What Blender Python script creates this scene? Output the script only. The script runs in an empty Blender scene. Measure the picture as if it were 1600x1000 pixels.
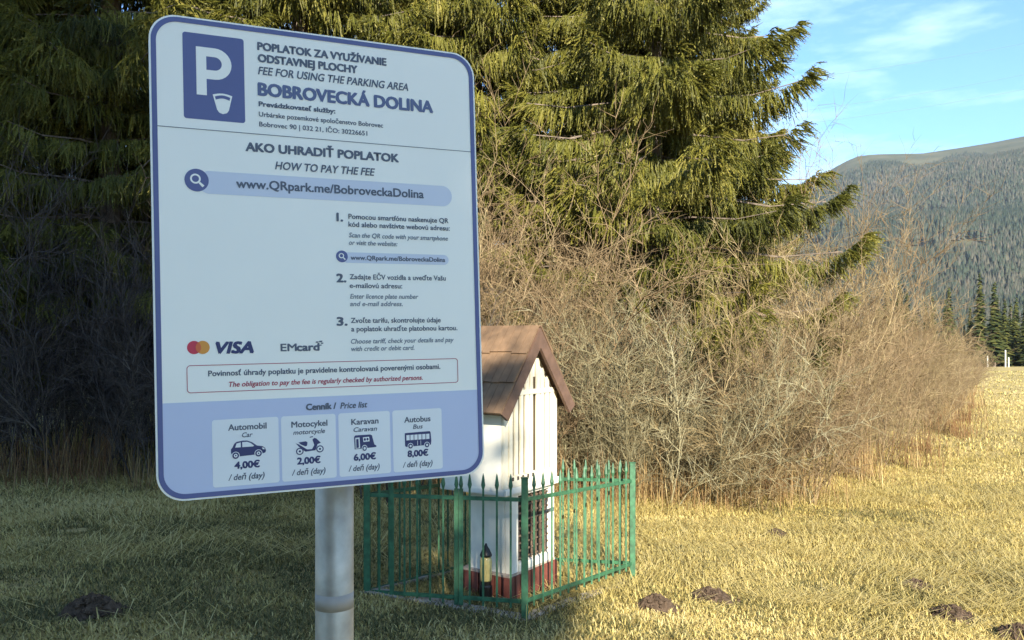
import bpy, bmesh, math, random
import numpy as np
from mathutils import Vector, Matrix, Quaternion

scene = bpy.context.scene
COL = scene.collection
EYE = 1.53
F = 1300.0                      # focal length in pixels of the 1600 px wide photograph

# ------------------------------------------------------------------ camera
cam = bpy.data.cameras.new("camera")
cam.sensor_width = 36.0
cam.lens = 36.0 * F / 1600.0
cam.shift_y = 30.0 / 1600.0
cam.clip_start = 0.05
cam.clip_end = 20000
camo = bpy.data.objects.new("camera", cam)
COL.objects.link(camo)
camo.location = (0, 0, EYE)
camo.rotation_euler = (math.radians(90), 0, 0)
scene.camera = camo

# ------------------------------------------------------------------ light
SUN_EL = math.radians(25.0)
SUN_AZ = math.atan2(0.16, -0.987)          # behind the camera, slightly right
sdir = Vector((math.sin(SUN_AZ) * math.cos(SUN_EL), math.cos(SUN_AZ) * math.cos(SUN_EL), math.sin(SUN_EL)))
sun = bpy.data.lights.new("sun", "SUN")
sun.energy = 5.0
sun.angle = math.radians(0.5)
sun.color = (1.0, 0.91, 0.74)
suno = bpy.data.objects.new("sun", sun)
COL.objects.link(suno)
suno.rotation_euler = (-sdir).to_track_quat('-Z', 'Y').to_euler()

world = bpy.data.worlds.new("World")
scene.world = world
world.use_nodes = True
nt = world.node_tree
nt.nodes.clear()
wo = nt.nodes.new("ShaderNodeOutputWorld")
bg = nt.nodes.new("ShaderNodeBackground")
bg.inputs[1].default_value = 0.10
sky = nt.nodes.new("ShaderNodeTexSky")
sky.sky_type = 'NISHITA'
sky.sun_disc = False
sky.sun_elevation = SUN_EL
sky.sun_rotation = SUN_AZ
sky.air_density = 1.0
sky.dust_density = 0.4
sky.ozone_density = 1.6
tc = nt.nodes.new("ShaderNodeTexCoord")
mp = nt.nodes.new("ShaderNodeMapping")
mp.inputs['Scale'].default_value = (2.2, 2.2, 9.0)
mp.inputs['Rotation'].default_value = (0.0, 0.12, 0.3)
nz = nt.nodes.new("ShaderNodeTexNoise")
nz.inputs['Scale'].default_value = 2.2
nz.inputs['Detail'].default_value = 7
nz.inputs['Roughness'].default_value = 0.6
cr = nt.nodes.new("ShaderNodeMapRange")
cr.inputs[1].default_value = 0.50
cr.inputs[2].default_value = 0.78
cr.inputs[3].default_value = 0.0
cr.inputs[4].default_value = 0.7
mx = nt.nodes.new("ShaderNodeMix")
mx.data_type = 'RGBA'
nt.links.new(tc.outputs['Generated'], mp.inputs[0])
nt.links.new(mp.outputs[0], nz.inputs['Vector'])
nt.links.new(nz.outputs[0], cr.inputs[0])
nt.links.new(cr.outputs[0], mx.inputs[0])
nt.links.new(sky.outputs[0], mx.inputs[6])
mx.inputs[7].default_value = (9.0, 7.6, 6.6, 1)
tn = nt.nodes.new("ShaderNodeMix")
tn.data_type = 'RGBA'
tn.blend_type = 'MULTIPLY'
tn.inputs[0].default_value = 1.0
tn.inputs[7].default_value = (0.57, 0.86, 1.14, 1)
nt.links.new(mx.outputs[2], tn.inputs[6])
nt.links.new(tn.outputs[2], bg.inputs[0])
nt.links.new(bg.outputs[0], wo.inputs[0])

scene.view_settings.view_transform = 'Standard'
scene.view_settings.look = 'None'
scene.view_settings.exposure = 1.5
scene.view_settings.gamma = 1.0
scene.view_settings.use_curve_mapping = False
scene.cycles.max_bounces = 5
scene.cycles.diffuse_bounces = 3
scene.cycles.transparent_max_bounces = 4

# ------------------------------------------------------------------ helpers
RNG = np.random.default_rng(7)


def P(px, py, d):
    return Vector(((px - 800) / F * d, d, EYE - (py - 530) / F * d))


def material(name, build):
    m = bpy.data.materials.new(name)
    m.use_nodes = True
    t = m.node_tree
    b = t.nodes["Principled BSDF"]
    build(t, b)
    return m


def plain(name, col, rough=0.6, metal=0.0, var=0.0, scale=20.0, bump=0.0, spec=None):
    """one colour broken up by a little noise, with optional fine bump"""
    def f(t, b):
        b.inputs['Roughness'].default_value = rough
        b.inputs['Metallic'].default_value = metal
        if spec is not None:
            b.inputs['Specular IOR Level'].default_value = spec
        if var == 0 and bump == 0:
            b.inputs['Base Color'].default_value = (*col, 1)
            return
        c = t.nodes.new("ShaderNodeTexCoord")
        n = t.nodes.new("ShaderNodeTexNoise")
        n.inputs['Scale'].default_value = scale
        n.inputs['Detail'].default_value = 6
        t.links.new(c.outputs['Object'], n.inputs['Vector'])
        r = t.nodes.new("ShaderNodeValToRGB")
        r.color_ramp.elements[0].position = 0.3
        r.color_ramp.elements[1].position = 0.7
        r.color_ramp.elements[0].color = (*[x * (1 - var) for x in col], 1)
        r.color_ramp.elements[1].color = (*[min(1, x * (1 + var)) for x in col], 1)
        t.links.new(n.outputs[0], r.inputs[0])
        t.links.new(r.outputs[0], b.inputs['Base Color'])
        if bump:
            k = t.nodes.new("ShaderNodeBump")
            k.inputs['Strength'].default_value = bump
            k.inputs['Distance'].default_value = 0.01
            t.links.new(n.outputs[0], k.inputs['Height'])
            t.links.new(k.outputs[0], b.inputs['Normal'])
    return material(name, f)


def tinted(name, cols, rough=0.75, transl=0.0, spec=0.25):
    """colour from the mesh's own per-blade 'tint' value (natural variation between leaves)"""
    def f(t, b):
        a = t.nodes.new("ShaderNodeAttribute")
        a.attribute_name = "tint"
        r = t.nodes.new("ShaderNodeValToRGB")
        e = r.color_ramp.elements
        while len(e) < len(cols):
            e.new(0.5)
        for i, c in enumerate(cols):
            e[i].position = i / (len(cols) - 1)
            e[i].color = (*c, 1)
        t.links.new(a.outputs['Fac'], r.inputs[0])
        t.links.new(r.outputs[0], b.inputs['Base Color'])
        b.inputs['Roughness'].default_value = rough
        b.inputs['Specular IOR Level'].default_value = spec
        if transl:
            tr = t.nodes.new("ShaderNodeBsdfTranslucent")
            t.links.new(r.outputs[0], tr.inputs[0])
            ms = t.nodes.new("ShaderNodeMixShader")
            ms.inputs[0].default_value = transl
            t.links.new(b.outputs[0], ms.inputs[1])
            t.links.new(tr.outputs[0], ms.inputs[2])
            out = [n for n in t.nodes if n.type == 'OUTPUT_MATERIAL'][0]
            t.links.new(ms.outputs[0], out.inputs[0])
    return material(name, f)


def mesh_np(name, V, Fc, mat=None, tint=None, smooth=False):
    V = np.ascontiguousarray(V, dtype=np.float32)
    Fc = np.ascontiguousarray(Fc, dtype=np.int32)
    me = bpy.data.meshes.new(name)
    n, k = Fc.shape
    me.vertices.add(len(V))
    me.vertices.foreach_set("co", V.ravel())
    me.loops.add(n * k)
    me.loops.foreach_set("vertex_index", Fc.ravel())
    me.polygons.add(n)
    me.polygons.foreach_set("loop_start", np.arange(0, n * k, k, dtype=np.int32))
    if smooth:
        me.polygons.foreach_set("use_smooth", np.ones(n, dtype=bool))
    if tint is not None:
        a = me.attributes.new("tint", 'FLOAT', 'POINT')
        a.data.foreach_set("value", np.ascontiguousarray(tint, dtype=np.float32))
    me.update(calc_edges=True)
    if mat:
        me.materials.append(mat)
    return me


def link(name, me, parent=None, loc=None):
    o = bpy.data.objects.new(name, me)
    COL.objects.link(o)
    if parent is not None:
        o.parent = parent
    if loc is not None:
        o.location = loc
    return o


def tag(o, label=None, cat=None, group=None, kind=None):
    if label:
        o['label'] = label
    if cat:
        o['category'] = cat
    if group:
        o['group'] = group
    if kind:
        o['kind'] = kind
    return o


def thing(name, loc, label, cat, group=None, rz=0.0):
    o = bpy.data.objects.new(name, None)
    o.empty_display_size = 0.2
    COL.objects.link(o)
    o.location = loc
    o.rotation_euler = (0, 0, rz)
    return tag(o, label, cat, group)


class MB:
    """collects boxes, prisms and tubes, then links them as one mesh object"""
    def __init__(self):
        self.v = []
        self.f = []

    def poly(self, pts, faces):
        n = len(self.v)
        self.v += [tuple(p) for p in pts]
        self.f += [tuple(n + i for i in q) for q in faces]

    def box(self, x0, x1, y0, y1, z0, z1):
        p = [(x, y, z) for z in (z0, z1) for y in (y0, y1) for x in (x0, x1)]
        self.poly(p, [(0, 2, 3, 1), (4, 5, 7, 6), (0, 1, 5, 4), (2, 6, 7, 3), (0, 4, 6, 2), (1, 3, 7, 5)])

    def bar(self, a, b, w, h, up=(0, 0, 1)):
        a, b = Vector(a), Vector(b)
        d = (b - a).normalized()
        upv = Vector(up)
        s = d.cross(upv)
        if s.length < 1e-6:
            s = d.cross(Vector((0, 1, 0)))
        s.normalize()
        t = s.cross(d)
        p = [e + s * (i * w / 2) + t * (j * h / 2) for e in (a, b) for j in (-1, 1) for i in (-1, 1)]
        self.poly(p, [(0, 2, 3, 1), (4, 5, 7, 6), (0, 1, 5, 4), (2, 6, 7, 3), (0, 4, 6, 2), (1, 3, 7, 5)])

    def lathe(self, prof, n=16, c=(0, 0, 0)):
        k = len(prof)
        pts = [(c[0] + r * math.cos(2 * math.pi * i / n), c[1] + r * math.sin(2 * math.pi * i / n), c[2] + z)
               for r, z in prof for i in range(n)]
        fs = [(a * n + i, a * n + (i + 1) % n, (a + 1) * n + (i + 1) % n, (a + 1) * n + i) for a in range(k - 1) for i in range(n)]
        fs.append(tuple(range(n - 1, -1, -1)))
        fs.append(tuple((k - 1) * n + i for i in range(n)))
        self.poly(pts, fs)

    def prism(self, outline, y0, y1):
        """outline in (x, z), extruded along y"""
        n = len(outline)
        pts = [(x, y0, z) for x, z in outline] + [(x, y1, z) for x, z in outline]
        fs = [tuple(range(n)), tuple(range(2 * n - 1, n - 1, -1))]
        fs += [(i, i + n, (i + 1) % n + n, (i + 1) % n) for i in range(n)]
        self.poly(pts, fs)

    def build(self, name, mat, parent=None, bevel=0.0, smooth=False, M=None):
        me = bpy.data.meshes.new(name)
        v = self.v if M is None else [tuple(M @ Vector(p)) for p in self.v]
        me.from_pydata(v, [], self.f)
        bm = bmesh.new()
        bm.from_mesh(me)
        bmesh.ops.recalc_face_normals(bm, faces=bm.faces)
        if bevel:
            bmesh.ops.bevel(bm, geom=[e for e in bm.edges if e.calc_face_angle(0) > 0.5], offset=bevel,
                            segments=2, affect='EDGES', clamp_overlap=True)
        for f in bm.faces:
            f.smooth = smooth
        bm.to_mesh(me)
        bm.free()
        me.materials.append(mat)
        return link(name, me, parent)


# ------------------------------------------------------------------ ground
def fade(t):
    t = np.clip(t, 0, 1)
    return t * t * (3 - 2 * t)


_yk = [-400, -60, -12, 0, 5.25, 8, 11, 16, 30, 60, 120, 200, 500, 3000, 9000]
_zk = [6, 1.4, 0.62, 0.24, 0.0, -0.11, -0.15, -0.16, -0.22, -0.42, -2.02, -9, -40, -60, -60]
_ky = np.linspace(-400, 9000, 94001)
_kz = np.interp(_ky, _yk, _zk)
_ker = np.hanning(31)
_ker /= _ker.sum()
_kz = np.convolve(np.pad(_kz, 15, mode='edge'), _ker, 'valid')


def vnoise(x, y, seed=0):
    """smooth value noise, numpy"""
    xi, yi = np.floor(x).astype(np.int64), np.floor(y).astype(np.int64)
    fx, fy = fade(x - xi), fade(y - yi)

    def h(a, b):
        n = (a * 374761393 + b * 668265263 + seed * 982451653) & 0x7fffffff
        n = ((n ^ (n >> 13)) * 1274126177) & 0x7fffffff
        return (n ^ (n >> 16)) % 10007 / 10007.0
    return (h(xi, yi) * (1 - fx) + h(xi + 1, yi) * fx) * (1 - fy) + (h(xi, yi + 1) * (1 - fx) + h(xi + 1, yi + 1) * fx) * fy


def fbm(x, y, oct=4, seed=0):
    s, a, t = 0, 1.0, 0
    for i in range(oct):
        s = s + a * vnoise(x * 2 ** i, y * 2 ** i, seed + i)
        t += a
        a *= 0.5
    return s / t


def ground(x, y):
    x = np.asarray(x, float)
    y = np.asarray(y, float)
    z = EYE - 1.77 - 0.073 * 3 * np.tanh((x - 0.08) / 3) + np.interp(y, _ky, _kz)
    near = np.clip((40 - np.abs(y)) / 40, 0, 1)
    z = z + ((fbm(x * 0.9, y * 0.9, 3, 5) - 0.5) * 0.10 + (fbm(x * 3.2, y * 3.2, 2, 6) - 0.5) * 0.045) * near + (fbm(x * 0.07, y * 0.07, 2, 9) - 0.5) * 0.5 * np.clip((np.hypot(x, y) - 18) / 40, 0, 1)
    # level pad where the small shrine stands
    w = np.exp(-(((x + 0.05) / 1.6) ** 2 + ((y - 6.0) / 1.6) ** 2) ** 2)
    flat = EYE - 1.77 - 0.073 * (x - 0.08) - 0.046 * (y - 5.25)
    return z * (1 - w) + flat * w


def gz(x, y):
    return float(ground(x, y))


def axis(a, b, near, step, grow):
    v = [0.0]
    s = step
    while v[-1] < b:
        if v[-1] > near:
            s *= grow
        v.append(v[-1] + s)
    w = [0.0]
    s = step
    while w[-1] > a:
        if w[-1] < -min(near, 14):
            s *= grow
        w.append(w[-1] - s)
    return np.array(w[:0:-1] + v)


gx = axis(-4000, 4000, 9, 0.09, 1.13)
gy = axis(-380, 8000, 14, 0.09, 1.13)
X, Y = np.meshgrid(gx, gy)
Z = ground(X, Y)
nx, ny = len(gx), len(gy)
idx = np.arange(nx * ny).reshape(ny, nx)
quads = np.stack([idx[:-1, :-1], idx[:-1, 1:], idx[1:, 1:], idx[1:, :-1]], -1).reshape(-1, 4)


def green_mask(x, y):
    g = fbm(x * 0.55, y * 0.55, 3, 21)
    g2 = fbm(x * 2.3, y * 2.3, 2, 33)
    near = fade((8.8 - y) / 3.2)
    left = fade((0.6 - x) / 1.8) * fade((10.5 - y) / 2)  # left grass greener, and darker in colour to paint in shade
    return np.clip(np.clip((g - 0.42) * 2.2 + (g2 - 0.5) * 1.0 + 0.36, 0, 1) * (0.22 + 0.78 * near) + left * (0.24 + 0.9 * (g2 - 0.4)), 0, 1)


def soil(t, b):
    b.inputs['Roughness'].default_value = 0.95
    b.inputs['Specular IOR Level'].default_value = 0.1
    c = t.nodes.new("ShaderNodeTexCoord")
    n1 = t.nodes.new("ShaderNodeTexNoise")
    n1.inputs['Scale'].default_value = 0.6
    n1.inputs['Detail'].default_value = 8
    n2 = t.nodes.new("ShaderNodeTexNoise")
    n2.inputs['Scale'].default_value = 14
    n2.inputs['Detail'].default_value = 8
    n2.inputs['Roughness'].default_value = 0.7
    mpn = t.nodes.new("ShaderNodeMapping")
    mpn.inputs['Scale'].default_value = (0.35, 1.4, 1)
    t.links.new(c.outputs['Object'], n1.inputs['Vector'])
    t.links.new(c.outputs['Object'], mpn.inputs[0])
    t.links.new(mpn.outputs[0], n2.inputs['Vector'])
    r1 = t.nodes.new("ShaderNodeValToRGB")
    e = r1.color_ramp.elements
    e[0].position, e[0].color = 0.32, (0.27, 0.21, 0.07, 1)
    e[1].position, e[1].color = 0.68, (0.54, 0.41, 0.16, 1)
    r2 = t.nodes.new("ShaderNodeValToRGB")
    e = r2.color_ramp.elements
    e[0].position, e[0].color = 0.3, (0.20, 0.15, 0.07, 1)
    e[1].position, e[1].color = 0.7, (0.58, 0.44, 0.19, 1)
    t.links.new(n1.outputs[0], r1.inputs[0])
    t.links.new(n2.outputs[0], r2.inputs[0])
    m = t.nodes.new("ShaderNodeMix")
    m.data_type = 'RGBA'
    m.inputs[0].default_value = 0.5
    t.links.new(r1.outputs[0], m.inputs[6])
    t.links.new(r2.outputs[0], m.inputs[7])
    t.links.new(m.outputs[2], b.inputs['Base Color'])
    k = t.nodes.new("ShaderNodeBump")
    k.inputs['Strength'].default_value = 0.6
    k.inputs['Distance'].default_value = 0.04
    t.links.new(n2.outputs[0], k.inputs['Height'])
    t.links.new(k.outputs[0], b.inputs['Normal'])


M_soil = material("meadow_soil", soil)
tag(link("meadow_ground", mesh_np("meadow_ground", np.stack([X, Y, Z], -1).reshape(-1, 3), quads, M_soil, smooth=True)), kind="structure")

# ------------------------------------------------------------------ mountain
ridge_px = np.array([-2200, -600, 200, 700, 1000, 1180, 1250, 1300, 1335, 1365, 1440, 1500, 1550, 1600, 1750, 2100, 2800, 5000])
ridge_py = np.array([500, 470, 430, 390, 365, 335, 300, 264, 245, 241, 240, 231, 223, 213, 185, 150, 200, 420])
U0 = np.linspace(-2200, 5000, 420)
DIST = np.concatenate([np.linspace(420, 2300, 90), np.linspace(2360, 4200, 16)])
UU, DD = np.meshgrid(U0, DIST)
top_y = np.interp(UU, ridge_px, ridge_py)


def mountain_z(u, d):
    ty = np.interp(u, ridge_px, ridge_py)
    top = (530 - ty) / F * 2300.0
    s = np.clip((d - 420) / (2300.0 - 420), 0, 1)
    prof = s ** 1.15
    x = (u - 800) / F * d
    bump = (fbm(x / 420 + 3, d / 520, 4, 71) - 0.5) * 150 * np.sin(np.pi * np.clip(s, 0, 1)) ** 0.8
    z = -34 + (top + 34) * prof + bump
    back = np.clip((d - 2300) / 1900, 0, 1)
    return z * (1 - back) + (-60) * back + EYE


MX = (UU - 800) / F * DD
MZ = mountain_z(UU, DD)
idx = np.arange(UU.size).reshape(UU.shape)
quads = np.stack([idx[:-1, :-1], idx[:-1, 1:], idx[1:, 1:], idx[1:, :-1]], -1).reshape(-1, 4)


def hill(t, b):
    b.inputs['Roughness'].default_value = 1
    b.inputs['Specular IOR Level'].default_value = 0
    c = t.nodes.new("ShaderNodeTexCoord")
    n = t.nodes.new("ShaderNodeTexNoise")
    n.inputs['Scale'].default_value = 0.012
    n.inputs['Detail'].default_value = 12
    n.inputs['Roughness'].default_value = 0.68
    t.links.new(c.outputs['Object'], n.inputs['Vector'])
    r = t.nodes.new("ShaderNodeValToRGB")
    e = r.color_ramp.elements
    e[0].position, e[0].color = 0.35, (0.06, 0.068, 0.042, 1)
    e[1].position, e[1].color = 0.65, (0.115, 0.11, 0.068, 1)
    t.links.new(n.outputs[0], r.inputs[0])
    t.links.new(r.outputs[0], b.inputs['Base Color'])


M_hill = material("mountain_grassland", hill)
tag(link("mountain", mesh_np("mountain", np.stack([MX, DD, MZ], -1).reshape(-1, 3), quads, M_hill, smooth=True)), kind="structure")

# forest on the mountain: one mass nobody could count
N = 60000
rng = np.random.default_rng(11)
u = rng.uniform(1100, 1900, N * 2)
d = 420 + (2300 - 420) * rng.uniform(0.03, 0.93, N * 2) ** 0.8
py = 530 - (mountain_z(u, d) - EYE) / d * F
x = (u - 800) / F * d
dens = fbm(x / 130, d / 160, 3, 41)
ty = np.interp(u, ridge_px, ridge_py)
keep = (dens > 0.33 + 0.25 * fade((ty + 34 - py) / 22)) & (py > ty + 9 + 26 * fbm(u / 60, d * 0, 3, 3))
u, d, x, dens = u[keep][:N], d[keep][:N], x[keep][:N], dens[keep][:N]
n = len(u)
z = mountain_z(u, d)
h = rng.uniform(9, 19, n)
rad = h * rng.uniform(0.13, 0.20, n)
K = 5
ang = np.arange(K) / K * 2 * np.pi
V = np.zeros((n, 2 * K + 2, 3))
a0 = rng.uniform(0, 6.28, n)
for lv, (zf, rf) in enumerate(((0.08, 1.0), (0.45, 0.72))):
    for k in range(K):
        jit = rng.uniform(0.75, 1.2, n)
        V[:, lv * K + k, 0] = x + np.cos(ang[k] + a0) * rad * rf * jit
        V[:, lv * K + k, 1] = d + np.sin(ang[k] + a0) * rad * rf * jit
        V[:, lv * K + k, 2] = z + h * zf
V[:, 2 * K] = np.stack([x, d, z + h], -1)
V[:, 2 * K + 1] = np.stack([x, d, z + h * 0.62], -1)
tri = []
for k in range(K):
    tri += [(k, (k + 1) % K, 2 * K + 1), (K + k, K + (k + 1) % K, 2 * K)]
tri = np.array(tri)
Ff = (np.arange(n)[:, None, None] * (2 * K + 2) + tri[None]).reshape(-1, 3)
tint = np.repeat(np.clip(rng.uniform(0, 1, n) * 0.6 + (fbm(x / 60, d / 60, 2, 8) - 0.3) * 0.5 + (fbm(x / 330, d / 520, 4, 18) - 0.50) * 0.9, 0, 1), 2 * K + 2)
M_far = tinted("far_forest", [(0.028, 0.042, 0.032), (0.052, 0.065, 0.045), (0.085, 0.082, 0.06), (0.13, 0.11, 0.085)], 1.0, 0, 0)
tag(link("mountain_forest", mesh_np("mountain_forest", V.reshape(-1, 3), Ff, M_far, tint)),
    "grey-green forest covering the slope of the distant mountain", "forest", kind="stuff")

# ------------------------------------------------------------------ conifers
M_spruce = tinted("spruce_needles", [(0.040, 0.048, 0.010), (0.105, 0.108, 0.017), (0.20, 0.185, 0.032), (0.31, 0.265, 0.06)], 0.55, 0.22, 0.35)
M_bark = plain("spruce_bark", (0.16, 0.125, 0.10), 0.9, var=0.45, scale=9, bump=0.8)


def norm(a):
    return a / np.maximum(np.linalg.norm(a, axis=-1, keepdims=True), 1e-9)


def spruce_meshes(seed, H, Lmax, z0, dens, blade=1.0, K=9, keep=1.0):
    r = np.random.default_rng(seed)
    bz, ba, bL = [], [], []
    z = z0
    while z < H * 0.975:
        nb = r.integers(6, 9) if z < 8 else r.integers(5, 8)
        a0 = r.uniform(0, 6.28)
        for i in range(nb):
            if r.random() > keep:
                continue
            zz = z + r.uniform(-0.11, 0.11)
            f = 1 - zz / H
            L = Lmax * (0.18 + 0.82 * f ** 0.8) * r.uniform(0.68, 1.02) if f > 0.05 else Lmax * 0.12
            bz.append(zz)
            ba.append(a0 + i / nb * 6.283 + r.uniform(-0.35, 0.35))
            bL.append(L)
        z += r.uniform(0.42, 0.58)
    bz, ba, bL = np.array(bz), np.array(ba), np.array(bL)
    up = np.where(bz > H * 0.65, 0.25, 0.05) + r.uniform(-0.12, 0.12, len(bz))
    dr = r.uniform(0.16, 0.34, len(bz))

    def axisz(i, q):              # height along branch i at fraction q
        return bz[i] + bL[i] * (up[i] * q - dr[i] * q ** 1.6 + 0.22 * q ** 7)
    NT = 8                        # hanging twigs per spray
    cnt = np.maximum((bL * dens * np.where(bz > 8.2, 0.8, 1.0)).astype(int), 5)
    ci = np.repeat(np.arange(len(bz)), cnt)
    mc = len(ci)
    cq = 0.07 + 0.93 * r.uniform(0, 1, mc) ** 0.85
    cw = r.uniform(-1, 1, mc) * (0.08 + 0.30 * (1 - cq) * np.minimum(cq * 3, 1))
    ct = r.normal(0, 0.10, mc) + r.normal(0, 0.10, len(bz))[ci]
    bi = np.repeat(ci, NT)
    m = len(bi)
    q = np.clip(np.repeat(cq, NT) + r.normal(0, 0.05, m) / bL[bi], 0.1, 1.0)
    L = bL[bi]
    w = np.repeat(cw, NT) * L + r.normal(0, 0.045, m)
    ca, sa = np.cos(ba[bi]), np.sin(ba[bi])
    out = np.stack([ca, sa, 0 * ca], -1)
    lat = np.stack([-sa, ca, 0 * ca], -1)
    p = out * (q * L)[:, None] + lat * w[:, None]
    p[:, 2] = axisz(bi, q) - np.abs(w) * 0.22
    hang = r.uniform(0.72, 1.0, m) * (1 - 0.75 * np.clip((q - 0.78) / 0.22, 0, 1))
    td = norm(np.array([0, 0, -1.0]) * hang[:, None] + out * (1.05 - hang)[:, None] + lat * (np.sign(w) * 0.45 * (1.1 - hang))[:, None]
              + r.normal(0, 0.20, (m, 3)))
    tl = r.uniform(0.12, 0.38, m) * (0.65 + 0.5 * hang) * np.clip(0.5 + L / 3, 0.5, 1.1)
    hi = np.where(bz[bi] > 8.2, 1.5, 1.0)
    tip = p + td * tl[:, None]
    tip[:, 2] -= 0.10 * tl
    mid = p + td * (tl * 0.42)[:, None]
    parts_v, parts_t = [], []
    tbase = np.repeat(ct, NT) + r.normal(0.42, 0.09, m)
    side = norm(np.cross(td, r.normal(0, 1, (m, 3))))
    for sd in (side, np.cross(td, side)):               # the leafy core of the twig, two crossed strips
        wv = sd * (r.uniform(0.008, 0.0135, m) * blade * hi)[:, None]
        parts_v.append(np.stack([p, mid + wv, tip, mid - wv], 1).reshape(-1, 3))
        parts_t.append(np.repeat(np.clip(tbase, 0, 1), 4))
    sg = (np.arange(K) + 0.25) / K                      # needle tufts standing off the core
    c = p[:, None, :] + (tip - p)[:, None, :] * sg[None, :, None]
    bdir = norm(td[:, None, :] * 0.9 + r.normal(0, 0.42, (m, K, 3)))
    bl = r.uniform(0.030, 0.062, (m, K)) * blade * hi[:, None]
    wv = norm(np.cross(bdir, r.normal(0, 1, (m, K, 3)))) * (r.uniform(0.0045, 0.0085, (m, K)) * blade * hi[:, None])[..., None]
    bv = bdir * bl[..., None]
    parts_v.append(np.stack([c, c + bv * 0.45 + wv, c + bv, c + bv * 0.45 - wv], 2).reshape(-1, 3))
    parts_t.append(np.repeat(np.clip(tbase[:, None] + r.normal(0, 0.10, (m, K)) + 0.22 * (sg[None] - 0.4), 0, 1).ravel(), 4))
    V = np.concatenate(parts_v)
    Fq = np.arange(len(V)).reshape(-1, 4)
    crown = mesh_np("crown", V, Fq, M_spruce, np.concatenate(parts_t))
    # trunk with its limbs
    mb = MB()
    tr = 0.0095 * H
    prof = [(tr * 1.35, -0.25), (tr * 1.12, 0.15), (tr, 0.6)] + [(max(tr * (1 - k / 12) ** 0.9, 0.012), H * k / 12) for k in range(1, 12)] + [(0.008, H * 0.985)]
    mb.lathe(prof, 10)
    for i in range(len(bz)):
        pts = []
        for qq in (0, 0.3, 0.62, 0.9):
            pts.append(Vector((math.cos(ba[i]) * qq * bL[i], math.sin(ba[i]) * qq * bL[i], float(axisz(i, qq)))))
        for k in range(3):
            wdt = 0.012 * bL[i] * (1 - 0.3 * k)
            mb.bar(pts[k], pts[k + 1], wdt, wdt)
    me = bpy.data.meshes.new("trunk")
    me.from_pydata(mb.v, [], mb.f)
    me.materials.append(M_bark)
    return crown, me


SPRUCE = [spruce_meshes(101, 19.0, 3.6, 1.5, 28), spruce_meshes(202, 17.0, 2.8, 1.5, 25),
          spruce_meshes(303, 20.0, 3.0, 2.6, 22, keep=0.92)]


def spruce(kind, px, d, label, scale=1.0, rz=0.0, group="tall spruces behind the thicket", x=None):
    x = (px - 800) / F * d if x is None else x
    crown, trunk = SPRUCE[kind]
    o = thing("spruce_tree", (x, d, gz(x, d) - 0.05), label, "tree", group, rz)
    o.scale = (scale, scale, scale)
    link("trunk", trunk, o)
    link("crown", crown, o)
    return o


spruce(0, 1022, 13.6, "big sunlit spruce with drooping branches reaching into the blue sky right of the shrine roof", 1.0, 0.4)
spruce(1, 742, 14.2, "spruce with a pale trunk rising just past the top right corner of the sign", 1.05, 2.0)
spruce(2, 470, 13.4, "sunlit spruce showing above the top edge of the sign", 1.0, 3.6)
spruce(2, 172, 12.0, "dark spruce with a bare grey trunk left of the sign", 0.98, 1.1)
spruce(1, -70, 11.8, "dark shaded spruce cut by the left edge of the photo", 1.0, 5.0)
spruce(0, 330, 17.5, "shaded spruce behind the bare grey trunk, left of the sign", 1.05, 0.9)
spruce(1, 20, 17.0, "shaded spruce in the back row at the far left", 1.1, 2.6)
spruce(1, 890, 18.0, "spruce in the back row between the pale trunk and the big sunlit spruce", 1.05, 4.4)
spruce(0, 620, 19.0, "spruce in the back row hidden mostly by the sign's upper edge", 1.05, 5.4)
spruce(2, 1015, 18.5, "spruce in the back row directly behind the big sunlit spruce", 0.95, 3.0)
spruce(1, 1125, 17.0, "smaller spruce at the right end of the row, low branch over the thicket", 0.72, 0.2)

# unseen spruces, added on the camera's side to shade the sign and left half
for k, (x, y, sc, kd, rz, lb) in enumerate([
        (1.6, -11.0, 0.84, 1, 0.3, "spruce nearest the sign post in the unseen row added to shade the sign"),
        (0.1, -12.4, 0.80, 0, 1.2, "second spruce of the unseen added shading row opposite the thicket"),
        (-2.1, -11.8, 1.12, 2, 2.2, "third spruce of the unseen added shading row opposite the thicket"),
        (-4.2, -11.6, 1.22, 1, 3.1, "fourth spruce of the unseen added shading row opposite the thicket"),
        (-6.6, -12.2, 1.2, 0, 4.0, "fifth spruce of the unseen added shading row opposite the thicket"),
        (-9.6, -12.2, 1.2, 2, 0.7, "sixth spruce of the unseen added shading row opposite the thicket"),
        (1.45, -14.2, 0.90, 1, 2.8, "shortest spruce behind the unseen added shading row opposite the thicket"),
        (-2.9, -15.0, 1.25, 1, 4.9, "spruce behind the unseen added shading row opposite the thicket"),
        (-3.2, -13.6, 1.25, 2, 1.9, "tallest spruce in the middle of the unseen added shading row opposite the thicket"),
        (-1.9, -14.4, 1.1, 0, 3.6, "spruce just left of the shortest one behind the unseen added shading row"),
        (-5.6, -15.4, 1.25, 0, 5.8, "spruce behind the far end of the unseen added shading row opposite the thicket")]):
    spruce(kd, 0, y, lb, sc, rz, "unseen spruces added for shade", x=x)

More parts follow.
